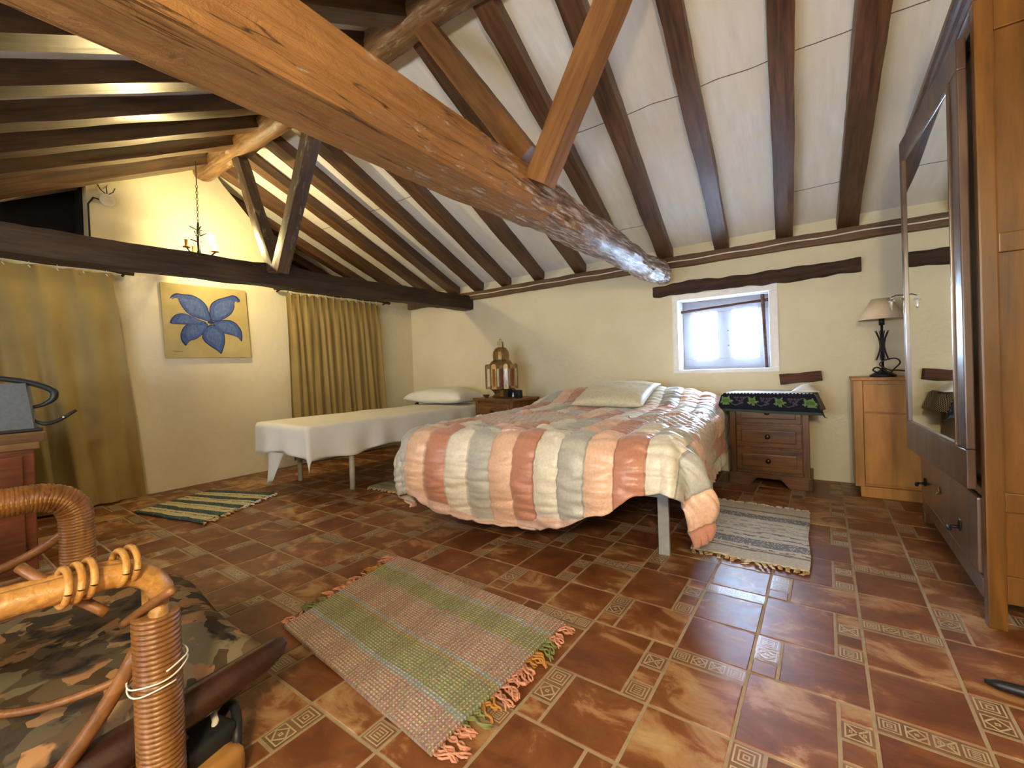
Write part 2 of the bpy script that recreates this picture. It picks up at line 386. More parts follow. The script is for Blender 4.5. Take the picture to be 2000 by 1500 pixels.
def motif(cx, cy, s, kind):
    z = .0012; h = s/2
    if kind == 0:
        for q in (1, .62, .28): ring_rect(rel, cx-h*q, cy-h*q, cx+h*q, cy+h*q, .0042, z)
    elif kind == 1:
        ring_rect(rel, cx-h, cy-h, cx+h, cy+h, .0042, z); q = h*.82
        for a, b in (((-q, 0), (0, q)), ((0, q), (q, 0)), ((q, 0), (0, -q)), ((0, -q), (-q, 0))): diag(rel, cx+a[0], cy+a[1], cx+b[0], cy+b[1], .005, z)
        ring_rect(rel, cx-h*.2, cy-h*.2, cx+h*.2, cy+h*.2, .004, z)
    elif kind == 2:
        ring_rect(rel, cx-h, cy-h, cx+h, cy+h, .0042, z)
        diag(rel, cx-h*.8, cy-h*.8, cx+h*.8, cy+h*.8, .0055, z); diag(rel, cx-h*.8, cy+h*.8, cx+h*.8, cy-h*.8, .0055, z)
        for a in (-1, 1): ring_rect(rel, cx+a*h*.52-.004, cy-.006, cx+a*h*.52+.004, cy+.006, .003, z)
    else:
        ring_rect(rel, cx-h, cy-h, cx+h, cy+h, .004, z); ring_rect(rel, cx-h*.66, cy-h*.66, cx+h*.66, cy+h*.66, .004, z)
        for a in (-.3, .0, .3): diag(rel, cx-h*.35, cy+h*a, cx+h*.35, cy+h*a, .004, z)
def strip(x0, y0, x1, y1, kinds):
    x0 += g; y0 += g; x1 -= g; y1 -= g
    if x0 < GX or x1 > RX or y0 < RY or y1 > D: return tile(x0-g, y0-g, x1+g, y1+g)
    deco.b.faces.new([deco.b.verts.new(p) for p in ((x0, y0, 0), (x1, y0, 0), (x1, y1, 0), (x0, y1, 0))])
    ver = (y1-y0) > (x1-x0); L = (y1-y0) if ver else (x1-x0); wd = (x1-x0) if ver else (y1-y0); n_ = len(kinds)
    for i, kd in enumerate(kinds):
        if kd is None: continue
        t = (i+.5)/n_*L; s = min(wd, L/n_)*.86
        motif((x0+x1)/2 if ver else x0+t, y0+t if ver else (y0+y1)/2, s, kd)
PX, PY, X0, Y0 = .541, .548, -.452, 1.498
for i in range(-9, 7):
    for j in range(-8, 7):
        x = X0+i*PX; y = Y0+j*PY; xa = x+.229
        strip(x, y, xa, y+.075, [0, 1, 2, 3] if True else [])
        tile(x, y+.075, xa, y+.31); tile(x, y+.31, xa, y+PY)
        strip(xa, y+.155, xa+.079, y+.31, [1, 0]); tile(xa, y+.075, xa+.079, y+.155); tile(xa+.079, y+.075, x+PX, y+.31)
        xs = x+PX-.079
        tile(xa, y+.31, xs, y+PY+.075); strip(xs, y+.31, x+PX, y+.388, [3]); tile(xs, y+.388, x+PX, y+.47)
        strip(xs, y+.47, x+PX, y+.545, [2]); tile(xs, y+.545, x+PX, y+PY+.075)
gm = MB(); gm.box((-6.9, RY-.3, -.12), (RX+.3, D+.3, -.002))
fl = struct(obj('floor', gm, 'grout', origin=(0, 0, 0)))
t1 = obj('floor_tiles', tiles, 'tile', fl); obj('floor_border_strips', deco, 'tiledeco', fl); obj('floor_border_relief', rel, 'relief', fl)

# ------------------------------------------------------------------ walls
WX0, WX1, WZ0, WZ1 = -1.20, -.32, .915, 1.670
def uneven(o, amp=.012, sc=1.2):
    return o
mb = MB()
for lo, hi in (((-6.9, D, 0), (WX0, D+.34, 2.25)), ((WX1, D, 0), (RX+.3, D+.34, 2.25)), ((WX0, D, 0), (WX1, D+.34, WZ0)), ((WX0, D, WZ1), (WX1, D+.34, 2.25))): mb.box(lo, hi)
struct(obj('wall_back', mb, 'wall', origin=(0, D, 0)))
# gable: a chimney breast up to the ridge, lower walls behind the curtains, roof space open above them
LX = -6.7
def gz(y): return (zr(y) if y > RIDY else zl(y))
br = [(.95, 0), (2.62, 0), (2.60, 2.20), (2.50, 2.48), (2.38, 2.60), (2.22, 2.72), (2.08, 2.88), (1.98, 2.985), (1.88, gz(1.88)+CO), (1.80, gz(1.80)+CO), (1.4, gz(1.4)+CO), (.95, gz(.95)+CO)]
mb = MB(); mb.poly([(GX, y, z) for y, z in br], ext=(LX-GX, 0, 0))
mb.box((GX-.25, RY, 0), (GX, .95, 2.02)); mb.box((GX-.25, 2.62, 0), (GX, D, 2.04))
struct(obj('wall_left', mb, 'wall', origin=(GX, 0, 0)))
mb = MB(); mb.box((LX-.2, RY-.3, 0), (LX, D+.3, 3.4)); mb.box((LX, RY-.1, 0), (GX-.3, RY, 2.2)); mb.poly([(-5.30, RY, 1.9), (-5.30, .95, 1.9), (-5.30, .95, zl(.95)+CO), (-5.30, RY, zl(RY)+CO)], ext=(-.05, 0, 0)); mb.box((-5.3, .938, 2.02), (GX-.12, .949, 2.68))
struct(obj('loft_shade_walls', mb, 'dark'))['label'] = 'black sheets painting the shade of the loft beyond the gable wall'  # loft walls plus added partition, coloured black to paint the recess shade
mb = MB(); mb.box((RX, RY, 0), (RX+.3, D, 3.4)); struct(obj('wall_right', mb, 'wall'))
mb = MB()
for lo, hi in (((GX-.3, RY-.3, 0), (RX+.3, RY, .8)), ((GX-.3, RY-.3, .8), (-3.0, RY, 1.75)), ((-.2, RY-.3, .8), (RX+.3, RY, 1.75))): mb.box(lo, hi)
struct(obj('wall_rear', mb, 'wall'))
# ceiling boards: two slopes in one shell, with plaster joints
mb = MB()
mb.poly([(-6.9, RIDY, RIDZ+CO), (RX+.3, RIDY, RIDZ+CO), (RX+.3, D+.3, zr(D+.3)+CO), (-6.9, D+.3, zr(D+.3)+CO)], ext=(0, 0, .08))
mb.poly([(-6.9, RIDY, RIDZ+CO), (-6.9, RY-.3, zl(RY-.3)+CO), (RX+.3, RY-.3, zl(RY-.3)+CO), (RX+.3, RIDY, RIDZ+CO)], ext=(0, 0, .08))
ceil = struct(obj('ceiling', mb, 'ceil', origin=(0, RIDY, RIDZ)))
mb = MB()
for y in (2.93, 4.02):
    prev = None
    for i in range(181):
        x = GX+(RX-GX)*i/180; yy = y+.012*noise.noise(Vector((x*5, y, 0)))+.006*noise.noise(Vector((x*25, y, 0)))
        if y > 4 and not (-.2 < x < .15 or -1.9 < x < -1.3): prev = None; continue
        p = Vector((x, yy, zr(yy)+CO-.002)); q = Vector((x, yy+.006, zr(yy+.006)+CO-.002))
        if prev: mb.b.faces.new([mb.b.verts.new(v) for v in (prev[0], p, q, prev[1])])
        prev = (p, q)
obj('ceiling_joint_crack', mb, 'crack', ceil)

# ------------------------------------------------------------------ roof timbers
RR = [(1.20, 1.22), (.172, .27), (-.254, -.09), (-.738, -.57), (-1.247, -1.03), (-1.67, -1.47), (-2.17, -1.95), (-2.70, -2.45), (-3.184, -2.95), (-3.62, -3.40), (-4.04, -3.83), (-4.45, -4.28), (-4.88, -4.74), (-5.32, -5.24), (-5.76, -5.72)]
ordn = ['', 'second', 'third', 'fourth', 'fifth', 'sixth', 'seventh', 'eighth', 'ninth', 'tenth', 'eleventh', 'twelfth', 'thirteenth', 'fourteenth', 'fifteenth']
for i, (xb, xt) in enumerate(RR):
    if i == 0: continue          # would be wholly behind the wardrobe
    y0, y1 = 1.86, D-.005; dz = .052
    o = beam('rafter', (xt, y0, zr(y0)+dz), (xb, y1, zr(y1)+dz), .132+.014*random.uniform(-1, 1), .105, 'rafter', rough=.005, seed=i+1)
    lb = {0: 'brown rafter of the window side slope hidden mostly by the wardrobe top',
          1: 'brown rafter sloping down beside the mirrored wardrobe to the window wall',
          2: 'second brown rafter from the wardrobe, nearly upright in the view, ending above the window',
          12: 'orange lit rafter of the window side slope just before the gable wall', 13: 'lamp-lit rafter beyond the chimney breast, seen between the two dark struts', 14: 'last rafter in the roof space beyond the chimney breast on the window side'}.get(i, 'brown rafter over the window side slope, %s counted from the wardrobe' % ordn[i])
    tag(o, lb, 'rafter', 'rafters of the window side slope')
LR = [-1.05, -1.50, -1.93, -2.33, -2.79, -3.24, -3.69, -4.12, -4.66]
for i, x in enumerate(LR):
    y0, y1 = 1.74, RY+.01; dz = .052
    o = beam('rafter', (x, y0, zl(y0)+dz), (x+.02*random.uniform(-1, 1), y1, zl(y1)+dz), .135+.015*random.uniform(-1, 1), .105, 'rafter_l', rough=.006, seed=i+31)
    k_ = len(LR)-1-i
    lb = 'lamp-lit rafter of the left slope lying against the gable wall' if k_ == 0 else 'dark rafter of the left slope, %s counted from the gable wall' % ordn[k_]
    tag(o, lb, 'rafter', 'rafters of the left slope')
o = beam('ridge_beam', (GX+.02, RIDY, RIDZ+.0), (RX, RIDY, RIDZ+.0), .17, .17, 'ridge', rough=.010, roundness=.75, nx=90, seed=60)
tag(o, 'rough log ridge beam running along the peak from the gable wall', 'beam')
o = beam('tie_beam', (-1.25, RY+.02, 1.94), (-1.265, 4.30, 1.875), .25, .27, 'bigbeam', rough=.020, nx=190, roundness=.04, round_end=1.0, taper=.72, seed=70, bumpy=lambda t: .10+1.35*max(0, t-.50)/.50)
tag(o, 'large brown tie beam crossing overhead, its far end worn pale and rough, with window glints painted in', 'beam')
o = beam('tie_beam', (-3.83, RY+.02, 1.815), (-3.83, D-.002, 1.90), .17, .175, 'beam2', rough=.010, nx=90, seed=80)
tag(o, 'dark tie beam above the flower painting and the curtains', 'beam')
o = beam('roof_strut', (-1.115, 1.85, 1.91), (-.44, 1.83, 3.02), .10, .13, 'strut', rough=.003, seed=90, roll=0)
tag(o, 'orange brown strut rising right from the big beam to the ridge', 'strut')
o = beam('roof_strut', (-1.17, 1.85, 2.04), (-1.84, 1.83, 3.0), .11, .12, 'strut', rough=.004, seed=92)
tag(o, 'brown strut rising left from the big beam to the ridge', 'strut')
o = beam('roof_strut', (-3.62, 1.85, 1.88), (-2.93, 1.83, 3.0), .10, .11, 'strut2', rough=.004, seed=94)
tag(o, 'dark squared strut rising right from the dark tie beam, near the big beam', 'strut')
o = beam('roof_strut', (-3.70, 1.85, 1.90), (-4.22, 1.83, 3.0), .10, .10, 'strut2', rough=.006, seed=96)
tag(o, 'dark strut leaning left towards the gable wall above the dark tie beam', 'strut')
o = beam('wall_plate', (LX+.02, D-.03, 1.985), (RX, D-.03, 1.985), .07, .10, 'plate', rough=.006, nx=120, seed=100)
tag(o, 'brown timber wall plate under the rafter ends along the window wall', 'wall plate')
mb = MB(); mb.tube([(-3.75+i*(RX+3.75)/60, D-.073, 1.985+.004*math.sin(i*1.3)) for i in range(61)], .006, 8)
tag(obj('electric_cable', mb, 'cordw', smooth=True), 'thin pale cable running along the timber wall plate', 'cable')
o = beam('window_lintel', (-1.375, D-.01, 1.722), (.252, D-.01, 1.735), .07, .098, 'lintel', rough=.020, nx=90, seed=110, roundness=.3)
tag(o, 'rough dark lintel beam set in the wall over the small window', 'lintel')
o = beam('timber_stub', (-.312, D-.02, .842), (-.02, D-.02, .872), .13, .085, 'stub', rough=.010, nx=24, seed=112, roundness=.45)
tag(o, 'short reddish log stub sticking out of the wall above the cloth-covered chest', 'timber stub')

# ------------------------------------------------------------------ window
win = bpy.data.objects.new('window_1', None); COL.objects.link(win); win.location = ((WX0+WX1)/2, D, WZ0); win['kind'] = 'structure'
mb = MB(); b = .065
for lo, hi in (((WX0-.006, D-.012, WZ0-.006), (WX1+.006, D+.30, WZ0+.03)), ((WX0-.006, D-.012, WZ1-.055), (WX1+.006, D+.30, WZ1+.006)),
               ((WX0-.006, D-.012, WZ0+.03), (WX0+.05, D+.30, WZ1-.055)), ((WX1-.065, D-.012, WZ0+.03), (WX1+.006, D+.30, WZ1-.055))): mb.box(lo, hi)
obj('window_surround', mb, 'reveal', win, bevel=.008)
ix0, ix1, iz0, iz1 = WX0+.05, WX1-.065, WZ0+.03, WZ1-.055; fy = D+.17
mb = MB(); cxm = (ix0+ix1)/2+.0
for lo, hi in (((ix0, fy, iz0), (ix1, fy+.05, iz0+.10)), ((ix0, fy, iz1-.12), (ix1, fy+.05, iz1)), ((ix0, fy, iz0+.10), (ix0+.10, fy+.05, iz1-.12)), ((ix1-.10, fy, iz0+.10), (ix1, fy+.05, iz1-.12)), ((cxm-.065, fy, iz0+.10), (cxm+.065, fy+.05, iz1-.12))): mb.box(lo, hi)
fr = obj('window_frame', mb, 'frame_white', win, bevel=.006)
for a, c in ((ix0+.10, cxm-.065), (cxm+.065, ix1-.10)):
    mb = MB(); mb.box((a, fy+.02, iz0+.10), (c, fy+.026, iz1-.12)); obj('pane', mb, 'glass', fr)
for dz in (.22, .36):
    mb = MB(); mb.tube([(cxm+.03, fy-.012, iz0+dz), (cxm+.03, fy, iz0+dz)], .008, 8); obj('hinge_screw', mb, 'knob', fr)
mb = MB(); mb.tube([(ix0+.0, fy-.05, iz1-.10), (ix1, fy-.05, iz1-.06)], .013, 8)
mb2 = MB(); mb2.tube([(ix1-.035, fy-.075, iz0+.0), (ix1-.055, fy-.07, iz1-.01)], [.012, .016], 8)
cr = thing('sheer_curtain_rod', 'brown wooden rods holding the sheer curtain in the window recess', 'curtain rod', (cxm, fy-.05, iz1-.1))
obj('rod', mb, 'stub', cr, smooth=True); obj('upright_stick', mb2, 'stub', cr, smooth=True)
mb = MB()
def sheer(u, v):
    x = ix0+.015+(ix1-ix0-.075)*u; zt = iz1-.095+.04*u+.008*math.sin(u*19)+.01*math.sin(u*7); zb = iz0+.02+.018*abs(u-.5)*2
    return Vector((x+.006*math.sin(v*9+u*4), fy-.035+.012*math.sin(u*24+v*1.5)*(.4+v)+.006*math.sin(u*57+v*3), zb+(zt-zb)*v))
mb.grid(sheer, 60, 20)
tag(obj('sheer_curtain', mb, 'voile', smooth=True), 'white sheer curtain stretched across the small window', 'curtain')
# sill bar of the unseen rear opening, added for the fill light
mb = MB(); mb.box((-3.0, RY-.2, .78), (-.2, RY-.1, .82)); struct(obj('rear_fill_opening', mb, 'frame_white'))

# ------------------------------------------------------------------ painting
t = thing('flower_painting', 'square canvas with a large blue flower on an ochre ground', 'painting', (GX, 1.79, 1.22))
mb = MB(); mb.poly([(GX+.004, 1.414, 1.915), (GX+.004, 2.140, 1.929), (GX+.004, 2.174, 1.227), (GX+.004, 1.437, 1.219)], ext=(.03, 0, 0)); obj('canvas', mb, 'canvas', t, bevel=.003)
PET = [[(1.822, 1.573), (1.764, 1.587), (1.662, 1.615), (1.604, 1.657), (1.567, 1.717), (1.545, 1.784), (1.512, 1.792), (1.478, 1.765), (1.499, 1.807), (1.537, 1.829), (1.58, 1.823), (1.66, 1.827), (1.73, 1.793), (1.78, 1.739), (1.799, 1.674)],
 [(1.802, 1.59), (1.8, 1.71), (1.823, 1.767), (1.879, 1.81), (1.968, 1.845), (2.009, 1.865), (2.049, 1.861), (2.083, 1.826), (2.082, 1.794), (2.053, 1.817), (2.029, 1.795), (2.03, 1.732), (1.996, 1.666), (1.926, 1.611), (1.86, 1.581)],
 [(1.79, 1.565), (1.66, 1.538), (1.561, 1.537), (1.471, 1.537), (1.486, 1.584), (1.521, 1.627), (1.574, 1.645), (1.623, 1.635), (1.70, 1.595)],
 [(1.80, 1.56), (1.738, 1.453), (1.685, 1.403), (1.624, 1.383), (1.593, 1.327), (1.556, 1.387), (1.553, 1.444), (1.58, 1.515), (1.63, 1.559), (1.691, 1.57)],
 [(1.81, 1.56), (1.869, 1.533), (1.927, 1.474), (1.932, 1.388), (1.916, 1.325), (1.892, 1.253), (1.86, 1.293), (1.797, 1.335), (1.746, 1.381), (1.725, 1.429), (1.751, 1.502)],
 [(1.815, 1.575), (1.915, 1.604), (1.983, 1.609), (2.039, 1.581), (2.083, 1.52), (2.096, 1.457), (2.088, 1.383), (2.057, 1.43), (2.0, 1.453), (1.921, 1.468), (1.857, 1.52)]]
def smoothpoly(p, it=2):
    for _ in range(it):
        q = []
        for i in range(len(p)):
            a = p[i]; b_ = p[(i+1) % len(p)]
            q += [(a[0]*.8+b_[0]*.2, a[1]*.8+b_[1]*.2), (a[0]*.2+b_[0]*.8, a[1]*.2+b_[1]*.8)]
        p = q
    return p
for pi_, pt in enumerate(PET):
    pp = smoothpoly(pt); cy_ = .75*sum(a[0] for a in pp)/len(pp)+.25*1.81; cz_ = .75*sum(a[1] for a in pp)/len(pp)+.25*1.572
    for kk, (s, mt, dx) in enumerate(((1.0, 'petalD', .0345), (.92, 'petal', .0352), (.66, 'petalL', .0359))):
        mb = MB(); vs = [mb.b.verts.new((GX+.004+dx-.0035+pi_*.00005, cy_+(a[0]-cy_)*s, cz_+(a[1]-cz_)*s)) for a in pp]
        mb.b.faces.new(vs); bmesh.ops.triangulate(mb.b, faces=mb.b.faces)
        if kk == 0: ptop = obj('petal', mb, mt, t)
        else: obj('petal_shading', mb, mt, ptop)
mb = MB(); mb.ball((GX+.036, 1.81, 1.572), .022, (.05, 1.3, .7)); obj('flower_centre', mb, 'petalD', t)
mb = MB(); mb.tube([(GX+.0355, 1.49+.082*i/24, 1.284+.006*math.sin(i*1.9)*math.cos(i*.7)) for i in range(25)], .0011, 5); obj('signature', mb, 'black', t)

# ------------------------------------------------------------------ curtains
def curtain(name, label, top, bot, z1, z0, folds, amp, xoff, seed=0, rag=0):
    mb = MB()
    def fn(u, v):
        y = (top[0]+(top[1]-top[0])*u)*(v)+(bot[0]+(bot[1]-bot[0])*u)*(1-v)
        ph = u*folds*2*PI+seed
        a = amp*(.35+.65*(1-v)**.7)
        pin = math.exp(-((1-v)/.12)**2)
        f1 = math.sin(ph+.8*math.sin(ph*.31+3*v))*a+math.sin(ph*.47+2+v*2)*a*.7
        f2 = -abs(math.sin(ph/2))**.35*amp*.9
        return Vector((GX+xoff+f1*(1-pin)+(f2+amp*.5)*pin+.02*(1-v), y+.010*math.sin(ph*1.7+v*5)*(1-v), z0+(z1-z0)*v+.006*math.cos(ph)*pin))
    mb.grid(fn, folds*16, 40)
    return tag(obj(name, mb, 'curtain', smooth=True), label, 'curtain')
cu1 = curtain('window_curtain', 'long ochre curtain at the far left behind the grey bag', (-.55, 1.075), (-.45, 1.235), 1.925, .015, 8, .034, .075, 1.0)
cu2 = curtain('window_curtain', 'ochre pleated curtain hanging behind the white single bed', (2.555, 3.80), (2.575, 3.88), 1.955, .06, 14, .018, .055, 2.4)
for cu, ysl, zt in ((cu1, [-.3, -.1, .1, .3, .47, .6, .75, .9, 1.04], 1.93), (cu2, [2.60+i*.105 for i in range(12)], 1.96)):
    for y in ysl:
        mb = MB(); mb.tube([(GX+.07+.012*math.cos(a*PI/5), y, zt+.012+.014*math.sin(a*PI/5)) for a in range(11)], .0025, 6, cap=False)
        mb.tube([(GX+.085, y-.006, zt-.012), (GX+.085, y+.006, zt-.03)], .004, 6)
        obj('hook', mb, 'cordw', cu, smooth=True)
for (ya, yb, z, lb) in ((-.7, 1.22, 1.955, 'dark curtain rod on a bracket above the far left curtain'), (2.42, 3.98, 1.985, 'dark knotty curtain rod above the curtain behind the single bed')):
    mb = MB(); n_ = 26
    mb.tube([(GX+.07+.004*math.sin(i*1.3), ya+(yb-ya)*i/n_, z+.004*math.sin(i*.9)) for i in range(n_+1)], [.012+(.008 if i in (0, 1, n_-1, n_) else 0) for i in range(n_+1)], 8)
    r = tag(obj('curtain_rod', mb, 'lintel', smooth=True), lb, 'curtain rod')
    for yy in (ya+.06, yb-.06):
        mb = MB(); mb.tube([(GX+.002, yy, z-.02), (GX+.05, yy, z-.01), (GX+.07, yy, z)], .010, 8); obj('bracket', mb, 'lintel', r, smooth=True)

# ------------------------------------------------------------------ chandelier
t = thing('chandelier', 'black wrought iron hanging lamp with one lit bulb at the gable', 'chandelier', (-4.45, 1.57, 2.10))
mb = MB(); mb.tube([(-4.45, 1.57, 2.93), (-4.45, 1.57, 2.72)], .004, 6)
for i in range(12):
    z = 2.72-i*.028
    mb.tube([(-4.45+(.008 if i % 2 else 0)*math.cos(a*PI/4), 1.57+(0 if i % 2 else .008)*math.cos(a*PI/4), z-.014+.017*math.sin(a*PI/4)) for a in range(9)], .0025, 5, cap=False)
obj('chain', mb, 'iron', t)
mb = MB(); mb.tube([(-4.45, 1.57, 2.39), (-4.45, 1.57, 2.29), (-4.45, 1.57, 2.15), (-4.45, 1.57, 2.09)], [.008, .016, .012, .02], 10); obj('stem', mb, 'iron', t, smooth=True)
for i in range(8):
    a = i*PI/4; z = 2.35-.05*(i % 3)
    mb = MB(); d_ = Vector((math.cos(a), math.sin(a), 0)); c0 = Vector((-4.45, 1.57, z))
    mb.tube([c0+d_*(.01+.055*math.sin(q*.42))+Vector((0, 0, -.03+.012*q-.0016*q*q)) for q in range(9)], .0055, 6); obj('scroll', mb, 'iron', t, smooth=True)
for i in range(3):
    a = i*2*PI/3+1.0; d_ = Vector((math.cos(a), math.sin(a), 0)); c0 = Vector((-4.45, 1.57, 2.125))
    mb = MB(); mb.tube([c0+d_*(.012*q)+Vector((0, 0, -.035*math.sin(q/10*PI*1.1))) for q in range(11)], .006, 8); arm = obj('arm', mb, 'iron', t, smooth=True)
    e = c0+d_*.12+Vector((0, 0, .01)); mb = MB(); mb.lathe([(.012, 0), (.034, .006), (.026, .014), (.017, .018), (.017, .065), (.02, .07)], e, 14); obj('candle_cup', mb, 'candle', arm, smooth=True)
bp = Vector((-4.38, 1.64, 2.235))
mb = MB(); mb.lathe([(.012, 0), (.016, .02), (.026, .05), (.022, .075), (.004, .10)], bp-Vector((0, 0, .04)), 16); obj('bulb', mb, 'bulb', t, smooth=True)
for l_ in bpy.data.objects:
    if l_.name == 'chandelier_light': l_.location = bp+Vector((.045, .045, .03))
# wires and round cover on the gable wall
t = thing('junction_cover', 'round cream junction cover hanging by wires high on the gable wall', 'junction cover', (GX+.01, 1.06, 2.50))
mb = MB(); mb.tube([(GX+.05, 1.07, 2.55), (GX+.062, 1.07, 2.55)], .052, 20); obj('disc', mb, 'cordw', t, bevel=.003)
mb = MB()
for dy in (-.04, 0, .04): mb.tube([(GX+.055, 1.07+dy*.2, 2.60), (GX+.05, 1.07+dy, 2.63), (GX+.04, 1.07+dy*1.4, 2.67)], .004, 6)
obj('hanging_wires', mb, 'black', t, smooth=True)
mb = MB(); mb.tube([(GX+.012, .96, 2.14), (GX+.012, .958, 2.50), (GX+.015, .99, 2.56), (GX+.02, 1.04, 2.55)], .007, 6)
tag(obj('electric_cable', mb, 'black', smooth=True), 'dark cable climbing the edge of the gable wall by the loft opening', 'cable')

# ------------------------------------------------------------------ beds
def softbox(name, lo, hi, mat, parent, r=.05, nx=14, amp=.006):
    mb = MB(); mb.box(lo, hi, bev=r); bmesh.ops.subdivide_edges(mb.b, edges=[e for e in mb.b.edges if e.calc_length() > .2], cuts=6, use_grid_fill=True)
    for v in mb.b.verts:
        v.co += Vector((noise.noise(v.co*4), noise.noise(v.co*4+Vector((9, 0, 0))), noise.noise(v.co*4+Vector((0, 9, 0)))))*amp
    return obj(name, mb, mat, parent, smooth=True)
# single bed
SX0, SX1, SY0, SY1, STOP = -4.22, -3.37, 1.88, 4.34, .60
sb = thing('single_bed', 'narrow single bed base with mattress along the gable end', 'bed', ((SX0+SX1)/2, (SY0+SY1)/2, 0))
mb = MB(); mb.box((SX0+.02, SY0+.04, .345), (SX1-.02, SY1, .40), bev=.008); mb.box((SX0+.06, SY0+.5, .33), (SX1-.06, SY0+.55, .35)); obj('bed_frame', mb, 'pipe', sb)
softbox('mattress', (SX0+.01, SY0+.01, .40), (SX1-.01, SY1, STOP-.01), 'matt', sb)
for x, y in ((SX1-.045, 2.31), (SX0+.05, 2.25), (SX1-.05, 4.2), (SX0+.05, 4.2)):
    mb = MB(); mb.tube([(x, y, 0), (x, y, .36)], .024, 14); obj('leg', mb, 'pipe', sb, smooth=True)
# white sheet draped over
mb = MB()
def drape(u, v, x0, x1, y0, y1, top, dl, dr, df, seed, wav=.012, r=.05):
    """u across, v from foot to head; returns point"""
    W_ = x1-x0; s = -dl+(W_+dl+dr)*u; tt = -df+(y1-y0+df)*v
    ax = (-s if s < 0 else (s-W_ if s > W_ else 0)); sx = -1 if s < 0 else 1
    ay = (-tt if tt < 0 else 0)
    hyp = math.hypot(ax, ay); px = min(max(s, 0), W_)+x0; py = max(tt, 0)+y0
    if hyp < 1e-6: return Vector((px, py, top)), 0
    dx, dy = ax/hyp*sx, -ay/hyp
    q = min(hyp, r*PI/2); off = r*math.sin(q/r); dz = r*(1-math.cos(q/r))+max(0, hyp-r*PI/2)
    return Vector((px+dx*off, py+dy*off, top-dz)), hyp
def sheetf(u, v):
    dr = .27+.03*math.sin(v*17); df = .20+.05*math.sin(u*8)+.02*math.sin(u*23)
    p, h = drape(u, v, SX0-.02+.03, SX1-.03, SY0+.03, SY1-.02, STOP+.005, .24, .285+.02*math.sin(v*9)+.012*math.sin(v*31), .27+.02*math.sin(u*9), 1, r=.035)
    if h > .05:
        wv = (h-.05)*.14
        p.x += (1 if p.x > SX1-.05 else 0)*wv*(.6+math.sin(p.y*15+1.2*math.sin(p.y*5)))*.6
        p.y += -(1 if p.y < SY0+.02 else 0)*wv*(.6+math.sin(p.x*17))*.6
    else: p.z += .006*noise.noise(Vector((p.x*3, p.y*3, 0)))
    return p
mb.grid(sheetf, 70, 130)
tag(obj('bed_sheet', mb, 'sheet', smooth=True, solid=.004), 'white sheet draped over the single bed, corner hanging down', 'sheet')
mb = MB(); mb.grid(lambda u, v: Vector((SX0+.10+.04*v+(.04+.26*v)*u, SY0+.05-.02*math.sin(u*6+v), .06+.33*v-.0*u)), 12, 12)
obj('hanging_cloth_corner', mb, 'sheet', sb, smooth=True, solid=.004)
# pillow
def pillow(name, label, c, sx, sy, h, mat, rot=0, tilt=0, group=None, colf=None, flat=.55):
    mb = MB(); n_ = 28
    Mx = Matrix.Translation(c) @ Matrix.Rotation(rot, 4, 'Z') @ Matrix.Rotation(tilt, 4, 'X')
    for sgn in (1, -1):
        def fn(u, v):
            x = (u*2-1); y = (v*2-1)
            e = (max(0, 1-abs(x)**2.6)*max(0, 1-abs(y)**2.6))**.5
            pin = 1-.06*(1-abs(x)**2)*abs(y)**4-.0; pin2 = 1-.06*(1-abs(y)**2)*abs(x)**4
            wr = .012*noise.noise(Vector((x*3+c[0], y*3, sgn)))+.004*noise.noise(Vector((x*9, y*9, sgn)))
            return Mx @ Vector((x*sx/2*pin2, y*sy/2*pin, sgn*(h/2)*e**.8*(1 if sgn > 0 else flat)+wr*e))
        mb.grid(fn, n_, n_, colf if colf else None)
    bmesh.ops.remove_doubles(mb.b, verts=mb.b.verts, dist=.0008)
    return tag(obj(name, mb, mat, smooth=True), label, 'pillow', group)
pillow('pillow', 'plain white pillow at the head of the single bed', (-3.90, 3.98, .685), .95, .50, .25, 'sheet', rot=.03)
# small dark wall-side object by the pillow
mb = MB(); mb.ball((-4.40, 4.02, .64), .035, (1, 1, .9)); mb.ball((-4.40, 3.98, .59), .03); mb.tube([(-4.40, 4.02, .0), (-4.40, 4.0, .60)], .012, 8)
tag(obj('floor_stand', mb, 'iron', smooth=True), 'dark object half hidden between the curtain and the white pillow', 'stand')

# double bed
BX0, BX1, BY0, BY1, BT = -2.10, -.62, 2.09, 4.30, .585
db = thing('double_bed', 'double bed with grey steel legs beneath a patchwork quilt', 'bed', ((BX0+BX1)/2, (BY0+BY1)/2, 0))
mb = MB(); mb.box((BX0+.03, BY0+.06, .33), (BX1-.03, BY1, .38), bev=.008); obj('bed_frame', mb, 'pipeg', db)
softbox('mattress', (BX0+.02, BY0+.03, .38), (BX1-.02, BY1, BT-.02), 'matt', db)
for x, y in ((-.70, 2.267), (-2.02, 2.267), (-.70, 4.15), (-2.02, 4.15)):
    mb = MB(); mb.box((x-.028, y-.016, 0), (x+.028, y+.016, .35), bev=.005); obj('leg', mb, 'pipeg', db)
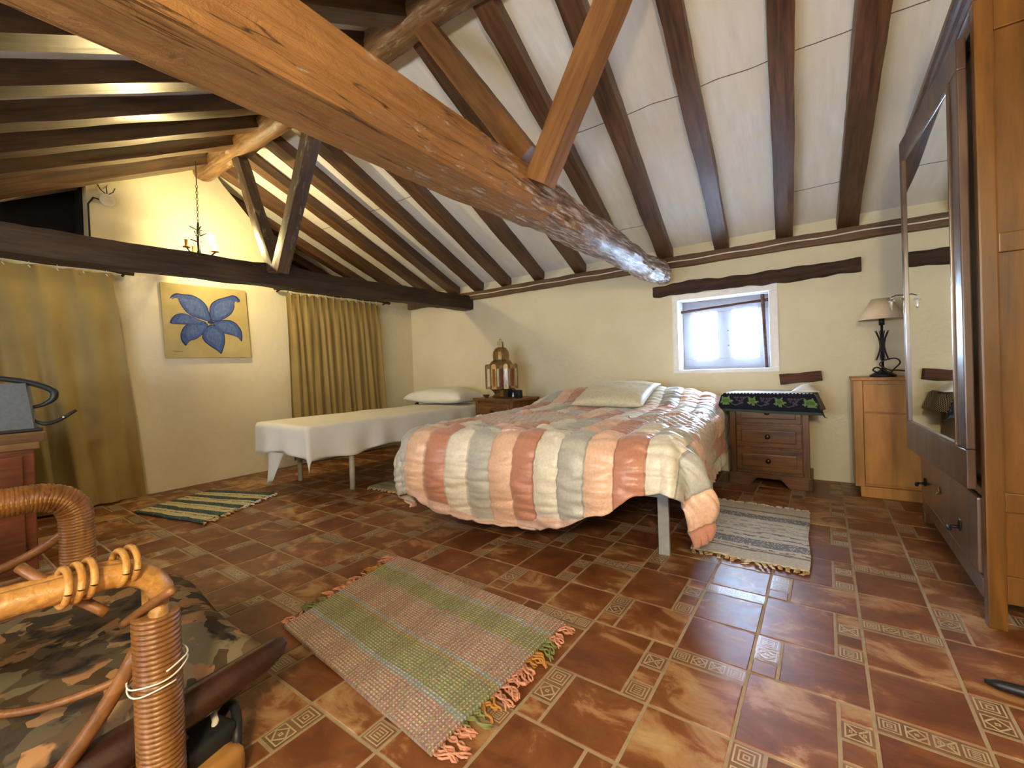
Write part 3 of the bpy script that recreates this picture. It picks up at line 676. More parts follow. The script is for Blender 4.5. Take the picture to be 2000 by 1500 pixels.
# quilt
CRM, SAG, PEA, SAL, LIN = (.80, .76, .64), (.50, .50, .45), (.82, .54, .38), (.56, .26, .175), (.80, .56, .47)
SEQ = [CRM, SAG, PEA, SAL]
SW = .147
QX0, QX1 = BX0-.08, BX1-.02
def qdrop_f(x):          # how far the quilt hangs at the foot, by distance along the foot edge
    pts = [(-2.6, .36), (-2.13, .42), (-2.0, .52), (-1.6, .63), (-1.35, .56), (-1.2, .50), (-.92, .38), (-.74, .27), (-.6, .24), (0, .24)]
    for i in range(len(pts)-1):
        if pts[i][0] <= x <= pts[i+1][0]:
            t_ = (x-pts[i][0])/(pts[i+1][0]-pts[i][0]); return pts[i][1]+(pts[i+1][1]-pts[i][1])*(t_*t_*(3-2*t_))
    return .36
def bulge(x, y):         # pillows under the head end
    h_ = .15*math.exp(-((y-4.10)/.27)**2)*(1-abs((x+1.42)/.95)**4 if abs(x+1.42) < .95 else 0)
    return max(0, h_)
DL, DR = .46, .46
def q_st(u, v):
    W_ = QX1-QX0; s = -DL+(W_+DL+DR)*u; x = QX0+min(max(s, 0), W_); df = qdrop_f(x)
    tt = -df+(BY1+.06-BY0+df)*v
    return s, tt, W_
def quiltf(u, v):
    s, tt, W_ = q_st(u, v)
    ax = (-s if s < 0 else (s-W_ if s > W_ else 0)); sx = -1 if s < 0 else 1; ay = -tt if tt < 0 else 0
    hyp = math.hypot(ax, ay); X = QX0+min(max(s, 0), W_); Yy = BY0+max(tt, 0)
    r = .085
    nrm = Vector((0, 0, 1))
    if hyp < 1e-6:
        p = Vector((X, Yy, BT+.035+bulge(X, Yy)))
    else:
        dx, dy = ax/hyp*sx, -ay/hyp; q = min(hyp, r*PI/2)
        off = r*math.sin(q/r); dz = r*(1-math.cos(q/r))+max(0, hyp-r*PI/2)
        lim = BT-.10
        if dz > lim: off += (dz-lim)*.5; dz = lim+(dz-lim)*.1
        flare = (.07 if ay > 0 or sx < 0 else .03*max(0, 1-tt/.8))*max(0, math.sin(min(1, dz/.5)*PI))*.9
        off += flare
        if ay > 0 and ax < .02: off += .03*math.sin(X*5)
        p = Vector((X+dx*off, Yy+dy*off, BT+.035-dz+bulge(X, Yy)*max(0, 1-hyp/.2)))
        a_ = min(q/r, PI/2); nrm = Vector((dx*math.sin(a_), dy*math.sin(a_), math.cos(a_)))
        # corner folds
        if ax > 0 and ay > 0:
            th = math.atan2(ay, ax); p += Vector((dx, dy, 0))*.05*math.sin(th*6)*min(1, hyp/.3)
        # side hang folds
        if ax > 0.05 and ay == 0: p.x += sx*.012*math.sin(Yy*7+1)*min(1, ax/.3)
    # puff of each strip and quilting wrinkles
    fs = (s/SW) % 1.0; puff = (math.sin(fs*PI))**.6*.020
    wr = .015*noise.noise(Vector((s*6, tt*24, 1)))+.011*noise.noise(Vector((s*11, tt*52, 5)))
    if med(s, tt) >= 0: puff = .006; wr = .007*noise.noise(Vector((s*40, tt*40, 2)))+.006*math.sin((s+tt)*90)*math.sin((s-tt)*40)
    return p+nrm*(puff+wr+.008)
def med(s, tt):
    for cs, ct, R_ in ((.42, .66, .50), (1.64, .80, .50)):
        d_ = abs(s-cs)*.95+abs(tt-ct)
        if d_ < R_: return R_-d_
    return -1
def qcol(u, v):
    s, tt, W_ = q_st(u, v); df = qdrop_f(QX0+min(max(s, 0), W_))
    if tt < 0 and tt < -df+.075*min(1, max(0, 1.18-s)/.25) and 0.05 < s: return LIN
    m_ = med(s, tt)
    if m_ >= 0:
        if m_ < .085: return tuple(a*.6+b_*.4 for a, b_ in zip(SAL, PEA))
        k_ = int(math.floor((s-tt)/.075)+math.floor((s+tt)/.15)) % 3
        return [(.66, .50, .37), (.60, .55, .45), (.66, .42, .30)][k_]
    i = int(math.floor((s+20*SW*4)/SW))
    if tt > 0.10: i += 1 if (int((tt-.10)/.52) % 2 == 0) else 3
    c = SEQ[(i+2) % 4]
    fs = (s/SW) % 1.0
    if fs < .035 or fs > .965: c = tuple(a*.72 for a in c)
    if tt > .1:
        fr_ = ((tt-.10)/.52) % 1.0
        if fr_ < .012: c = tuple(a*.7 for a in c)
    return c
mb = MB(); mb.grid(quiltf, 210, 300, qcol)
tag(obj('patchwork_quilt', mb, 'quilt', smooth=True, solid=.012), 'satin patchwork quilt in salmon, peach, cream and grey draped on the double bed', 'quilt')
# peach folded corner at the right foot
def shamc(u, v):
    a = (u*7) % 1; b_ = (v*5) % 1
    if abs(a-.5) < .09 and abs(b_-.5) < .16: return (.50, .42, .26)
    if .47 < (v*5+.0) % 1 < .50: return (.60, .52, .36)
    return (.72, .66, .48)
pillow('cushion', 'cream embroidered cushion lying on the patchwork quilt', (-1.36, 3.66, .755), .66, .46, .15, 'sham', rot=-.14, tilt=.36, colf=shamc)

for nm in ('double_bed', 'patchwork_quilt', 'cushion'):      # the bed stands slightly turned from the walls
    o_ = bpy.data.objects[nm]; pv = Vector((-1.36, 2.2, 0)); o_.matrix_basis = Matrix.Translation(pv) @ Matrix.Rotation(math.radians(5.5), 4, 'Z') @ Matrix.Translation(-pv) @ o_.matrix_basis
# ------------------------------------------------------------------ case furniture
def raised_panel(mb, x0, z0, x1, z1, y, d=.012):
    """panel facing -Y with a bevelled border"""
    mb.box((x0, y-.018, z0), (x1, y, z1), bev=.004)
    mb.box((x0+.035, y-.018-d, z0+.035), (x1-.035, y-.016, z1-.035), bev=.008)
def chest(name, label, x0, x1, y0, y1, H, rows, arch=True):
    t = thing(name, label, 'chest of drawers', ((x0+x1)/2, (y0+y1)/2, 0))
    mb = MB(); mb.box((x0+.01, y0+.03, .09), (x1-.01, y1, H-.025)); mb.box((x0, y0+.012, .09), (x0+.045, y0+.04, H-.025), bev=.004); mb.box((x1-.045, y0+.012, .09), (x1, y0+.04, H-.025), bev=.004)
    obj('body', mb, 'furn', t, bevel=.003)
    mb = MB(); mb.box((x0-.02, y0-.01, H-.03), (x1+.02, y1, H), bev=.010); obj('top', mb, 'furnH', t)
    mb = MB(); xm = (x0+x1)/2; w2 = (x1-x0)/2
    mb.poly([(x0-.012, y0, 0), (xm-w2*.50, y0, 0), (xm-w2*.30, y0, .065), (xm+w2*.30, y0, .065), (xm+w2*.50, y0, 0), (x1+.012, y0, 0), (x1+.012, y0, .10), (x0-.012, y0, .10)], ext=(0, .03, 0))
    mb.box((x0-.012, y0, 0), (x0+.02, y1, .10)); mb.box((x1-.02, y0, 0), (x1+.012, y1, .10)); obj('plinth', mb, 'furnH', t, bevel=.004)
    z = .115; hh = (H-.045-z)/rows
    for i in range(rows):
        mb = MB(); raised_panel(mb, x0+.05, z+.008, x1-.05, z+hh-.012, y0+.028); dr = obj('drawer', mb, 'furnH', t)
        mb = MB(); mb.lathe([(.007, 0), (.009, .012), (.018, .018), (.019, .026), (.010, .032)], (0, 0, 0), 14)
        mb.b.transform(Matrix.Translation((xm, y0, z+hh/2)) @ Matrix.Rotation(PI/2, 4, 'X')); obj('knob', mb, 'knob', dr, smooth=True)
        z += hh
    return t
chest('chest_of_drawers', 'brown three drawer chest under the window covered by a grape cloth', -.655, -.105, 4.00, 4.40, .735, 3)
ns = chest('nightstand', 'small brown nightstand with a brass lantern between the two beds', -.30, .30, .0, .42, .70, 3)
ns['category'] = 'nightstand'; ns.location = (-2.92, 3.96, 0); ns.rotation_euler = (0, 0, -.17)
# grape cloth over the chest
mb = MB(); CX0, CX1, CY0, CY1 = -.70, -.06, 3.985, 4.40
def clothf(u, v):
    p, h_ = drape(u, v, CX0+.02, CX1-.02, CY0, CY1, .748, .10, .14, .15+.025*u, 3, r=.015)
    if h_ > .02:
        if p.x > CX1-.04: p.x += .055*(h_/.14)+.01*math.sin(p.y*20)
        elif p.x < CX0+.04: p.x -= .03*(h_/.10)
        p.z = max(p.z, .748-.178-.012*math.sin(p.x*9))
        if p.y < CY0+.005: p.y -= .012+.010*math.sin(p.x*14)
    return p
def clothc(u, v):
    Lx = (CX1-CX0-.04)+.24; s = -.10+Lx*u; df = .15+.025*u; tt = -df+(CY1-CY0+df)*v
    NAV = (.012, .013, .028)
    if tt > .03 and .02 < s < (CX1-CX0-.06): return (.70, .68, .66) if math.sin(s*60)*math.sin(tt*50) < .75 else (.62, .45, .45)
    d_ = df+tt
    if tt >= -.012: return (.55, .50, .38) if (int(s/.012)+int(tt/.012)) % 2 else NAV
    if d_ < .018: return (.05, .08, .07)
    P_ = .185; a = ((s+.03) % P_)/P_; c = (d_-.088)
    # leaf
    lx, lz = (a-.27)*P_, c
    ang = math.atan2(lz, lx); rr = math.hypot(lx, lz*1.1)
    if rr < .046*(.70+.20*math.cos(5*ang+.6)+.12*math.cos(11*ang)): return (.15, .26, .085) if rr > .016 else (.085, .17, .05)
    for gx, gz_ in ((0, 0), (.02, .008), (-.02, .008), (.010, .026), (-.012, .026), (.0, -.022), (.018, -.014), (.03, .026), (-.03, .026)):
        if math.hypot((a-.76)*P_-gx, c-gz_) < .0088: return (.085, .065, .11)
    if abs(c-.035*math.sin(a*2*PI+1)) < .003: return (.08, .14, .07)
    return NAV
mb.grid(clothf, 230, 150, clothc)
tag(obj('table_cloth', mb, 'crochet', smooth=True, solid=.004), 'navy cloth with green leaves and grapes draped over the brown chest', 'cloth')
mb = MB(); mb.grid(lambda u, v: Vector((-.22+.19*u, 4.06+.22*v, .753+.055*math.sin(u*PI)**1.2*math.sin(v*PI)**.8*(1+.4*noise.noise(Vector((u*4, v*4, 3)))))), 20, 16)
tag(obj('crumpled_cloth', mb, 'sheet', smooth=True, solid=.003), 'crumpled white cloth on the grape cloth, below the log stub', 'cloth')

# honey cabinet
t = thing('bedside_cabinet', 'honey coloured tall cabinet beside the wardrobe with a lamp on top', 'cabinet', (.42, 4.2, 0))
x0, x1, y0, y1, H = .165, .66, 4.04, 4.41, .86
mb = MB(); mb.box((x0, y0+.02, .07), (x1, y1, H-.022)); mb.box((x0, y0, .07), (x0+.055, y0+.022, H-.022)); mb.box((x1-.055, y0, .07), (x1, y0+.022, H-.022)); obj('body', mb, 'cab', t, bevel=.003)
mb = MB(); mb.box((x0-.008, y0-.012, H-.022), (x1+.008, y1, H), bev=.005); obj('top', mb, 'cab', t)
mb = MB(); mb.box((x0+.03, y0-.015, 0), (x1-.02, y1-.02, .075), bev=.003); obj('plinth', mb, 'cab', t)
mb = MB(); mb.box((x0+.058, y0-.004, .095), (x1-.058, y0+.018, .60), bev=.003); obj('door', mb, 'cab', t)
mb = MB(); mb.box((x0+.058, y0-.004, .612), (x1-.058, y0+.018, H-.05), bev=.003); obj('drawer', mb, 'cab', t)
# lamp on it
lc = Vector((.345, 4.16, .86)); t = thing('table_lamp', 'black iron table lamp with a beige shade on the honey cabinet', 'lamp', lc)
mb = MB(); mb.lathe([(.075, 0), (.078, .012), (.05, .03), (.022, .045), (.012, .06)], lc, 24); obj('base', mb, 'iron', t, smooth=True)
mb = MB(); mb.tube([lc+Vector((0, 0, .05)), lc+Vector((0, 0, .40))], .008, 10); mb.tube([lc+Vector((0, 0, .375)), lc+Vector((0, 0, .425))], .017, 12); obj('stem', mb, 'iron', t, smooth=True)
for i in range(10):
    a = i*2*PI/10; d_ = Vector((math.cos(a), math.sin(a), 0)); mb = MB()
    mb.tube([lc+d_*(.012+.030*abs(q/6-1)**1.8)+Vector((0, 0, .12+.018*q)) for q in range(13)], [.0015+.003*math.sin(q/12*PI) for q in range(13)], 6); obj('iron_leaf', mb, 'iron', t, smooth=True)
mb = MB(); n_ = 40; r1, r0, za, zb = .055, .135, .565, .415
prof = [(r0, zb), (r1, za)]
rings = [[mb.b.verts.new(lc+Vector((r*math.cos(2*PI*j/n_), r*math.sin(2*PI*j/n_), z))) for j in range(n_)] for r, z in prof]
for j in range(n_): mb.b.faces.new((rings[0][j], rings[0][(j+1) % n_], rings[1][(j+1) % n_], rings[1][j]))
obj('lamp_shade', mb, 'shade', t, smooth=True, solid=.003)
mb = MB(); mb.tube(spline([lc+Vector(p) for p in ((-.03, -.05, .03), (-.06, -.06, .05), (-.04, -.07, .07), (.0, -.06, .05), (.03, -.07, .03), (.06, -.06, .06), (.09, -.05, .10), (.07, -.04, .13), (.02, -.03, .125), (-.02, -.03, .09), (.03, -.04, .05), (.09, -.03, .045), (.16, -.0, .03), (.24, .02, .015))]), .0050, 8)
obj('cable', mb, 'black', t, smooth=True)

# wardrobe, its mirror door standing slightly ajar
WFX, WY0, WY1, WH = .465, 2.285, 3.60, 2.36
t = thing('mirrored_wardrobe', 'tall old wooden wardrobe with its mirror door ajar and a bottom drawer', 'wardrobe', (WFX+.3, (WY0+WY1)/2, 0))
wd = .58; fx1 = WFX+.03
mb = MB(); mb.box((fx1, WY0+.02, .16), (WFX+wd, WY1-.02, WH-.06)); obj('carcass', mb, 'ward', t)
for xa, xb in ((WFX, WFX+.05), (WFX+wd-.05, WFX+wd)):
    for ya, yb in ((WY0, WY0+.05), (WY1-.05, WY1)):
        mb = MB(); mb.box((xa, ya, 0), (xb, yb, WH-.08), bev=.006); obj('corner_post', mb, 'ward', t)
mb = MB()
for za, zb in ((.10, .20), (.43, .50), (1.36, 1.43), (2.15, WH-.06)): mb.box((WFX+.05, WY0+.004, za), (WFX+wd-.05, WY0+.03, zb), bev=.004)
for za, zb in ((.50, 1.36), (1.43, 2.15), (.20, .43)): mb.box((WFX+.052, WY0+.016, za), (WFX+wd-.052, WY0+.026, zb))
obj('side_panel', mb, 'ward', t)
mb = MB()
for i, (o_, za, zb) in enumerate(((.006, WH-.09, WH-.05), (.018, WH-.05, WH-.015), (.03, WH-.015, WH+.02))): mb.box((WFX-o_, WY0-o_, za), (WFX+wd, WY1+o_*.3, zb), bev=.006)
obj('cornice', mb, 'wardf', t)
mb = MB()
mb.box((WFX-.004, WY0+.05, .09), (WFX+.03, WY1-.05, .165), bev=.008); mb.box((WFX, WY0+.05, .47), (WFX+.028, WY1-.05, .50), bev=.004); mb.box((WFX, WY0+.05, 2.19), (WFX+.028, WY1-.05, WH-.08))
mb.box((WFX, 3.30, .50), (WFX+.028, WY1-.05, 2.19)); obj('front_frame', mb, 'wardf', t, bevel=.003)
mb = MB(); mb.box((WFX-.010, WY0+.065, .175), (WFX+.02, WY1-.065, .46), bev=.008); dr = obj('drawer', mb, 'wardf', t)
for yy in (2.60, 3.40):
    mb = MB(); mb.tube([(WFX-.012, yy, .27), (WFX-.045, yy, .268)], .007, 10); mb.ball((WFX-.048, yy, .262), .015, (.6, 1.8, .8)); mb.ball((WFX-.014, yy, .278), .020, (.25, 1, 1.3)); obj('drawer_handle', mb, 'iron', dr, smooth=True)
mb = MB(); mb.ball((WFX-.014, 3.02, .32), .014, (.25, 1, 1.4)); mb.tube([(WFX-.012, 3.02, .32), (WFX-.025, 3.01, .305)], .004, 6); obj('keyhole_plate', mb, 'brass', dr, smooth=True)
HY = 2.345; DA = math.radians(3.9)
def dm(mb): mb.b.transform(Matrix.Translation((WFX-.008, HY, 0)) @ Matrix.Rotation(DA, 4, 'Z')); return mb
DL_, DZ0, DZ1, MA, MB_, MZ0, MZ1 = .935, .49, 2.185, .085, .85, .64, 2.07
mb = MB(); mb.box((-.028, 0, DZ0), (0, DL_, MZ0)); mb.box((-.028, 0, MZ1), (0, DL_, DZ1)); mb.box((-.028, 0, MZ0), (0, MA, MZ1)); mb.box((-.028, MB_, MZ0), (0, DL_, MZ1))
door = obj('mirror_door', dm(mb), 'wardf', t, bevel=.005)
mb = MB()
for lo, hi in (((-.036, MA, MZ0), (-.018, MB_, MZ0+.012)), ((-.036, MA, MZ1-.012), (-.018, MB_, MZ1)), ((-.036, MA, MZ0+.012), (-.018, MA+.012, MZ1-.012)), ((-.036, MB_-.012, MZ0+.012), (-.018, MB_, MZ1-.012))): mb.box(lo, hi, bev=.003)
obj('mirror_beading', dm(mb), 'wardf', door)
mb = MB(); mb.box((-.027, MA+.010, MZ0+.010), (-.022, MB_-.010, MZ1-.010)); obj('mirror', dm(mb), 'mirror', door)
mb = MB(); mb.box((-.031, DL_-.045, 1.24), (-.028, DL_-.03, 1.38)); mb.ball((-.034, DL_-.038, 1.32), .007); obj('lock_plate', dm(mb), 'brass', door, bevel=.001)
t = thing('crystal_pendant', 'small glass drop ornament hanging from an arm at the edge of the mirror door', 'ornament', (.34, 3.26, 1.30))
mb = MB(); mb.tube([(-.028, DL_-.02, 1.342), (-.06, DL_-.02, 1.345), (-.082, DL_-.02, 1.335)], .0028, 6); obj('arm', dm(mb), 'iron', t, smooth=True)
mb = MB(); cp = Vector((-.082, DL_-.02, -.032))
mb.ball(cp+Vector((0, 0, 1.362)), .007, seg=8); mb.ball(cp+Vector((-.010, 0, 1.345)), .006, seg=8); mb.ball(cp+Vector((.012, 0, 1.348)), .006, seg=8); mb.lathe([(.003, .025), (.009, .015), (.007, -.018), (.002, -.030)], cp+Vector((0, 0, 1.325)), 6)
obj('glass_drops', dm(mb), 'crystal', t)

# ------------------------------------------------------------------ lantern, bowl, box on the nightstand
lc = Vector((-2.985, 3.98, .70)); t = thing('brass_lantern', 'moroccan style pierced brass lantern with glass strips on the nightstand', 'lantern', lc)
mb = MB(); mb.lathe([(.11, 0), (.12, .01), (.085, .04), (.10, .06), (.12, .085), (.15, .095)], lc, 16); obj('base', mb, 'brass', t)
mb = MB(); nS = 12; R1 = .185
def star(i): return R1*(1.0 if i % 2 == 0 else .84)
for i in range(nS*2):
    a0 = i*PI/nS; a1 = (i+1)*PI/nS
    p0 = lc+Vector((star(i)*math.cos(a0), star(i)*math.sin(a0), .095)); p1 = lc+Vector((star(i+1)*math.cos(a1), star(i+1)*math.sin(a1), .095)); up = Vector((0, 0, .265))
    e = .20; q0 = p0.lerp(p1, e); q1 = p0.lerp(p1, 1-e); lo = Vector((0, 0, .03)); hi = Vector((0, 0, .225))
    for a_, b_ in (((p0, q0)), ((q1, p1))): mb.b.faces.new([mb.b.verts.new(v) for v in (a_, b_, b_+up, a_+up)])
    mb.b.faces.new([mb.b.verts.new(v) for v in (q0, q1, q1+lo, q0+lo)]); mb.b.faces.new([mb.b.verts.new(v) for v in (q0+hi, q1+hi, q1+up+Vector((0, 0, .012)), q0+up+Vector((0, 0, .012)))])
obj('pierced_body', mb, 'brass', t, solid=.003)
gl = [plain('lantern_glass_amber', (.22, .09, .03), .15), plain('lantern_glass_clear', (.62, .58, .48), .2), plain('lantern_glass_red', (.14, .03, .02), .15), plain('lantern_glass_violet', (.22, .18, .26), .15)]
for i in range(nS*2):
    a0 = i*PI/nS; a1 = (i+1)*PI/nS; p0 = lc+Vector((star(i)*math.cos(a0), star(i)*math.sin(a0), .12)); p1 = lc+Vector((star(i+1)*math.cos(a1), star(i+1)*math.sin(a1), .12))
    mb = MB(); inn = Vector((lc.x, lc.y, .12+lc.z)); q0 = p0.lerp(p1, .18).lerp(Vector((lc.x, lc.y, p0.z)), .015); q1 = p0.lerp(p1, .82).lerp(Vector((lc.x, lc.y, p0.z)), .015)
    mb.b.faces.new([mb.b.verts.new(v) for v in (q0, q1, q1+Vector((0, 0, .205)), q0+Vector((0, 0, .205)))]); obj('glass_strip', mb, gl[(i*5+i//3) % 4], t, solid=.002)
mb = MB(); mb.lathe([(.150, .355), (.11, .405), (.085, .42), (.084, .425)], lc, 16); obj('shoulder', mb, 'brass', t)
mb = MB(); mb.lathe([(.080, .42), (.086, .47), (.080, .51), (.060, .545), (.03, .56), (.028, .56)], lc, 24)
for i in range(8):
    a = i*PI/4; mb.tube([lc+Vector((r*math.cos(a), r*math.sin(a), z)) for r, z in ((.083, .42), (.090, .47), (.084, .51), (.063, .547), (.03, .562))], .005, 6)
obj('dome', mb, 'brass', t)
mb = MB(); mb.box(lc+Vector((-.028, -.028, .555)), lc+Vector((.028, .028, .625)), rz=.3); obj('neck', mb, 'brass', t, bevel=.003)
mb = MB(); mb.tube([lc+Vector((.0, .018*math.cos(a*PI/8), .64+.018*math.sin(a*PI/8))) for a in range(17)], .003, 6); obj('hanging_ring', mb, 'brass', t)
mb = MB(); mb.lathe([(.018, 0), (.022, .006), (.04, .03), (.044, .032), (.036, .028), (.01, .01)], (-3.12, 3.86, .70), 18)
tag(obj('small_bowl', mb, 'brass', smooth=True), 'tiny brass bowl at the left foot of the lantern', 'bowl')
t = thing('letter_holder', 'small black curved holder with a white drop beside the lantern', 'holder', (-2.73, 3.87, .70))
mb = MB(); mb.box((-2.81, 3.83, .70), (-2.65, 3.90, .71)); mb.box((-2.81, 3.83, .71), (-2.80, 3.90, .80)); mb.box((-2.66, 3.83, .71), (-2.65, 3.90, .785)); mb.box((-2.81, 3.89, .71), (-2.65, 3.90, .785)); obj('box', mb, 'black', t, bevel=.003)
mb = MB(); mb.tube([(-2.73+.065*math.cos(a*PI/12), 3.825, .735+.065*math.sin(a*PI/12)) for a in range(13)], .007, 8); obj('hoop', mb, 'black', t, smooth=True)
mb = MB(); mb.lathe([(.002, .05), (.007, .025), (.012, .010), (.006, 0)], (-2.715, 3.815, .712), 10); obj('white_drop', mb, 'white', t, smooth=True)

# ------------------------------------------------------------------ rugs
def rug(name, label, corners, colf, nu, nv, fringe=None, seed=0, thick=.010, fcol='fringe', fl=.05, bow=.012, group=None):
    """corners: four floor points A(u0v0) B(u1v0) C(u1v1) D(u0v1)"""
    A, B, C, D_ = [Vector((c[0], c[1], 0)) for c in corners]
    mb = MB()
    def fn(u, v):
        p = A.lerp(B, u).lerp(D_.lerp(C, u), v)
        p += Vector((noise.noise(Vector((u*3+seed, v*3, 0))), noise.noise(Vector((u*3, v*3+seed, 5))), 0))*bow
        zig = .0018*math.sin(v*nv*PI)*1
        p.z = thick+.003+.003*noise.noise(Vector((u*5, v*5, seed)))+zig
        return p
    V = mb.grid(fn, nu, nv, colf)
    o = obj(name, mb, 'woven', solid=thick, origin=tuple((A+C)/2)); tag(o, label, 'rug', group)
    if fringe:
        for (edge, mats, cnt) in fringe:
            for i in range(cnt):
                e = (i+.5+random.uniform(-.3, .3))/cnt
                if edge == 'u0': p = fn(0, e); d_ = (fn(0, e)-fn(.05, e)).normalized()
                elif edge == 'u1': p = fn(1, e); d_ = (fn(1, e)-fn(.95, e)).normalized()
                elif edge == 'v0': p = fn(e, 0); d_ = (fn(e, 0)-fn(e, .05)).normalized()
                else: p = fn(e, 1); d_ = (fn(e, 1)-fn(e, .95)).normalized()
                d_.z = 0; sd = Vector((-d_.y, d_.x, 0)); L = fl*random.uniform(.6, 1.25); c1 = random.uniform(-1, 1)*.5; mbt = MB()
                for s_ in range(3):
                    ph = random.uniform(0, 6); pts = [Vector((p.x, p.y, .006))+d_*(L*q/7)+sd*(c1*L*(q/7)**2+.008*math.sin(q*1.1+ph))+Vector((0, 0, .003+.004*s_*math.sin(q/7*PI))) for q in range(8)]
                    mbt.tube(pts, [.0035]*7+[.002], 5)
                obj('tassel', mbt, mats[int(e*len(mats)) % len(mats)], o, smooth=True)
    return o
M['f_salmon'] = plain('fringe_salmon', (.52, .24, .15), .9, var=.35, sc=60); M['f_green'] = plain('fringe_green', (.19, .20, .07), .9); M['f_orange'] = plain('fringe_orange', (.42, .19, .04), .9); M['f_tan'] = plain('fringe_tan', (.46, .33, .17), .9, var=.3); M['f_cream'] = plain('fringe_cream', (.55, .50, .40), .9)
MAU, MAU2, GRN, GRN2, BLU, ORA = (.31, .215, .165), (.36, .27, .21), (.22, .22, .125), (.26, .255, .15), (.27, .29, .28), (.36, .23, .09)
def c_big(u, v):
    n_ = random.random()
    j = int(v*118)
    def mix(a, b_): return a if n_ < .5 else b_
    b = v
    if b < .17: c = mix(MAU, MAU2)
    elif b < .20: c = BLU
    elif b < .385: c = mix(GRN, GRN2)
    elif b < .405: c = ORA if (int(u*150)+j) % 2 else GRN2
    elif b < .43: c = BLU
    elif b < .665: c = mix(MAU, MAU2)
    elif b < .68: c = BLU if n_ < .6 else MAU
    elif b < .695: c = ORA if n_ < .4 else GRN2
    elif b < .83: c = mix(GRN, GRN2)
    elif b < .85: c = ORA if n_ < .6 else BLU
    elif b < .87: c = BLU
    else: c = mix(MAU, MAU2)
    if int(u*130) % 2 and j % 2: c = tuple(min(1, x*1.75+.04) for x in c)
    return tuple(x*random.uniform(.78, 1.18) for x in c)
rug('rag_rug', 'large mauve and green striped rag rug in the foreground with salmon tassels', ((-1.77, .865), (-.85, .775), (-.845, 1.475), (-1.91, 1.545)), c_big, 190, 118,
    [('u1', ['f_salmon', 'f_salmon', 'f_green', 'f_orange', 'f_salmon', 'f_salmon', 'f_salmon', 'f_orange', 'f_green', 'f_salmon', 'f_salmon'], 34), ('u0', ['f_salmon', 'f_green', 'f_salmon', 'f_salmon', 'f_orange', 'f_salmon'], 22)], seed=1, fl=.065)
CRE, GRY, BRN = (.58, .52, .42), (.22, .22, .22), (.24, .15, .09)
def c_r2(u, v):
    n_ = random.random(); nn = noise.noise(Vector((u*14, v*60, 0)))
    w_ = v+.004*math.sin(u*7)
    def inb(a, b_): return a < w_ < b_
    c = CRE
    if inb(.12, .14): c = GRY
    elif inb(.155, .175): c = BRN if nn > .0 else CRE
    elif inb(.20, .30): c = GRY if n_ < .85 else CRE
    elif inb(.34, .36) or inb(.41, .43): c = GRY if nn > -.1 else CRE
    elif inb(.47, .55): c = (.42, .36, .29) if nn > 0 else CRE
    elif inb(.60, .62): c = (.40, .26, .17) if nn > .1 else CRE
    elif inb(.68, .77): c = GRY if n_ < .85 else CRE
    elif inb(.84, .86): c = GRY
    return tuple(x*random.uniform(.86, 1.1) for x in c)
rug('rag_rug', 'cream rag rug with grey stripes and frayed end, between bed and wardrobe', ((-.607, 2.447), (-.079, 2.444), (-.10, 3.39), (-.65, 3.426)), c_r2, 90, 110,
    [('v0', ['f_tan', 'f_tan', 'f_cream', 'f_tan'], 16), ('v1', ['f_cream'], 26)], seed=4, fl=.045)
TEA = (.055, .085, .085)
def c_r3(u, v):
    n_ = random.random(); w_ = v+.01*noise.noise(Vector((u*4, v*8, 2))); c = (.52, .45, .27)
    k_ = (w_*4.2) % 1
    if k_ < .42: c = TEA if n_ < .93 else (.2, .22, .16)
    elif .60 < k_ < .68: c = (.12, .12, .09) if n_ < .6 else c
    return tuple(x*random.uniform(.8, 1.1) for x in c)
rug('rag_rug', 'small blue green and cream striped rag rug below the flower painting', ((-4.53, 1.60), (-4.33, 1.03), (-3.545, 1.205), (-3.87, 1.86)), lambda u, v: c_r3(v, u), 90, 90,
    [('v1', ['f_cream', 'f_tan'], 22)], seed=9, fl=.05)
rug('rag_rug', 'pale rag rug lying on the floor between the two beds', ((-3.31, 2.40), (-2.55, 2.42), (-2.52, 3.4), (-3.25, 3.4)), lambda u, v: tuple(x*random.uniform(.7, 1.1) for x in ((.36, .31, .20) if (v*9) % 1 < .6 else (.25, .24, .15))), 60, 70,
    [('v0', ['f_tan', 'f_cream'], 20)], seed=12, fl=.05)

# ------------------------------------------------------------------ left dresser, bag
t = thing('dresser', 'reddish wooden dresser at the far left edge carrying a grey bag', 'dresser', (-3.75, -.05, 0))
mb = MB(); mb.box((-4.0, -.62, .0), (-3.53, .425, .66)); obj('body', mb, 'dress', t, bevel=.004)
mb = MB(); mb.box((-4.02, -.66, .70), (-3.50, .47, .755), bev=.010); mb.box((-4.01, -.64, .66), (-3.515, .445, .70), bev=.006); obj('top', mb, 'dressT', t)
for i in range(2):
    mb = MB(); mb.box((-3.535, -.58, .06+.30*i), (-3.515, .38, .33+.30*i), bev=.005); dr = obj('drawer', mb, 'dress', t)
    mb = MB(); mb.ball((-3.50, -.1, .20+.30*i), .018); obj('knob', mb, 'knob', dr, smooth=True)
t = thing('handbag', 'grey bag with black straps lying on the dresser', 'bag', (-3.70, .15, .755))
mb = MB()
def bagf(u, v):
    a = u*2*PI; ca, sa = math.cos(a), math.sin(a); m = max(abs(ca), abs(sa))**.75
    taper_ = 1-.18*v**1.5
    return Vector((-3.66+.14*ca/m*taper_, .09+.37*sa/m*(1-.07*v), .765+.245*v+.01*math.sin(a*2)*v))
V = mb.grid(bagf, 40, 12); mb.b.faces.new([V[i][12] for i in range(40)]); mb.b.faces.new([V[i][0] for i in range(39, -1, -1)]); bmesh.ops.remove_doubles(mb.b, verts=mb.b.verts, dist=.0005)
obj('bag_body', mb, 'bag', t, smooth=False)
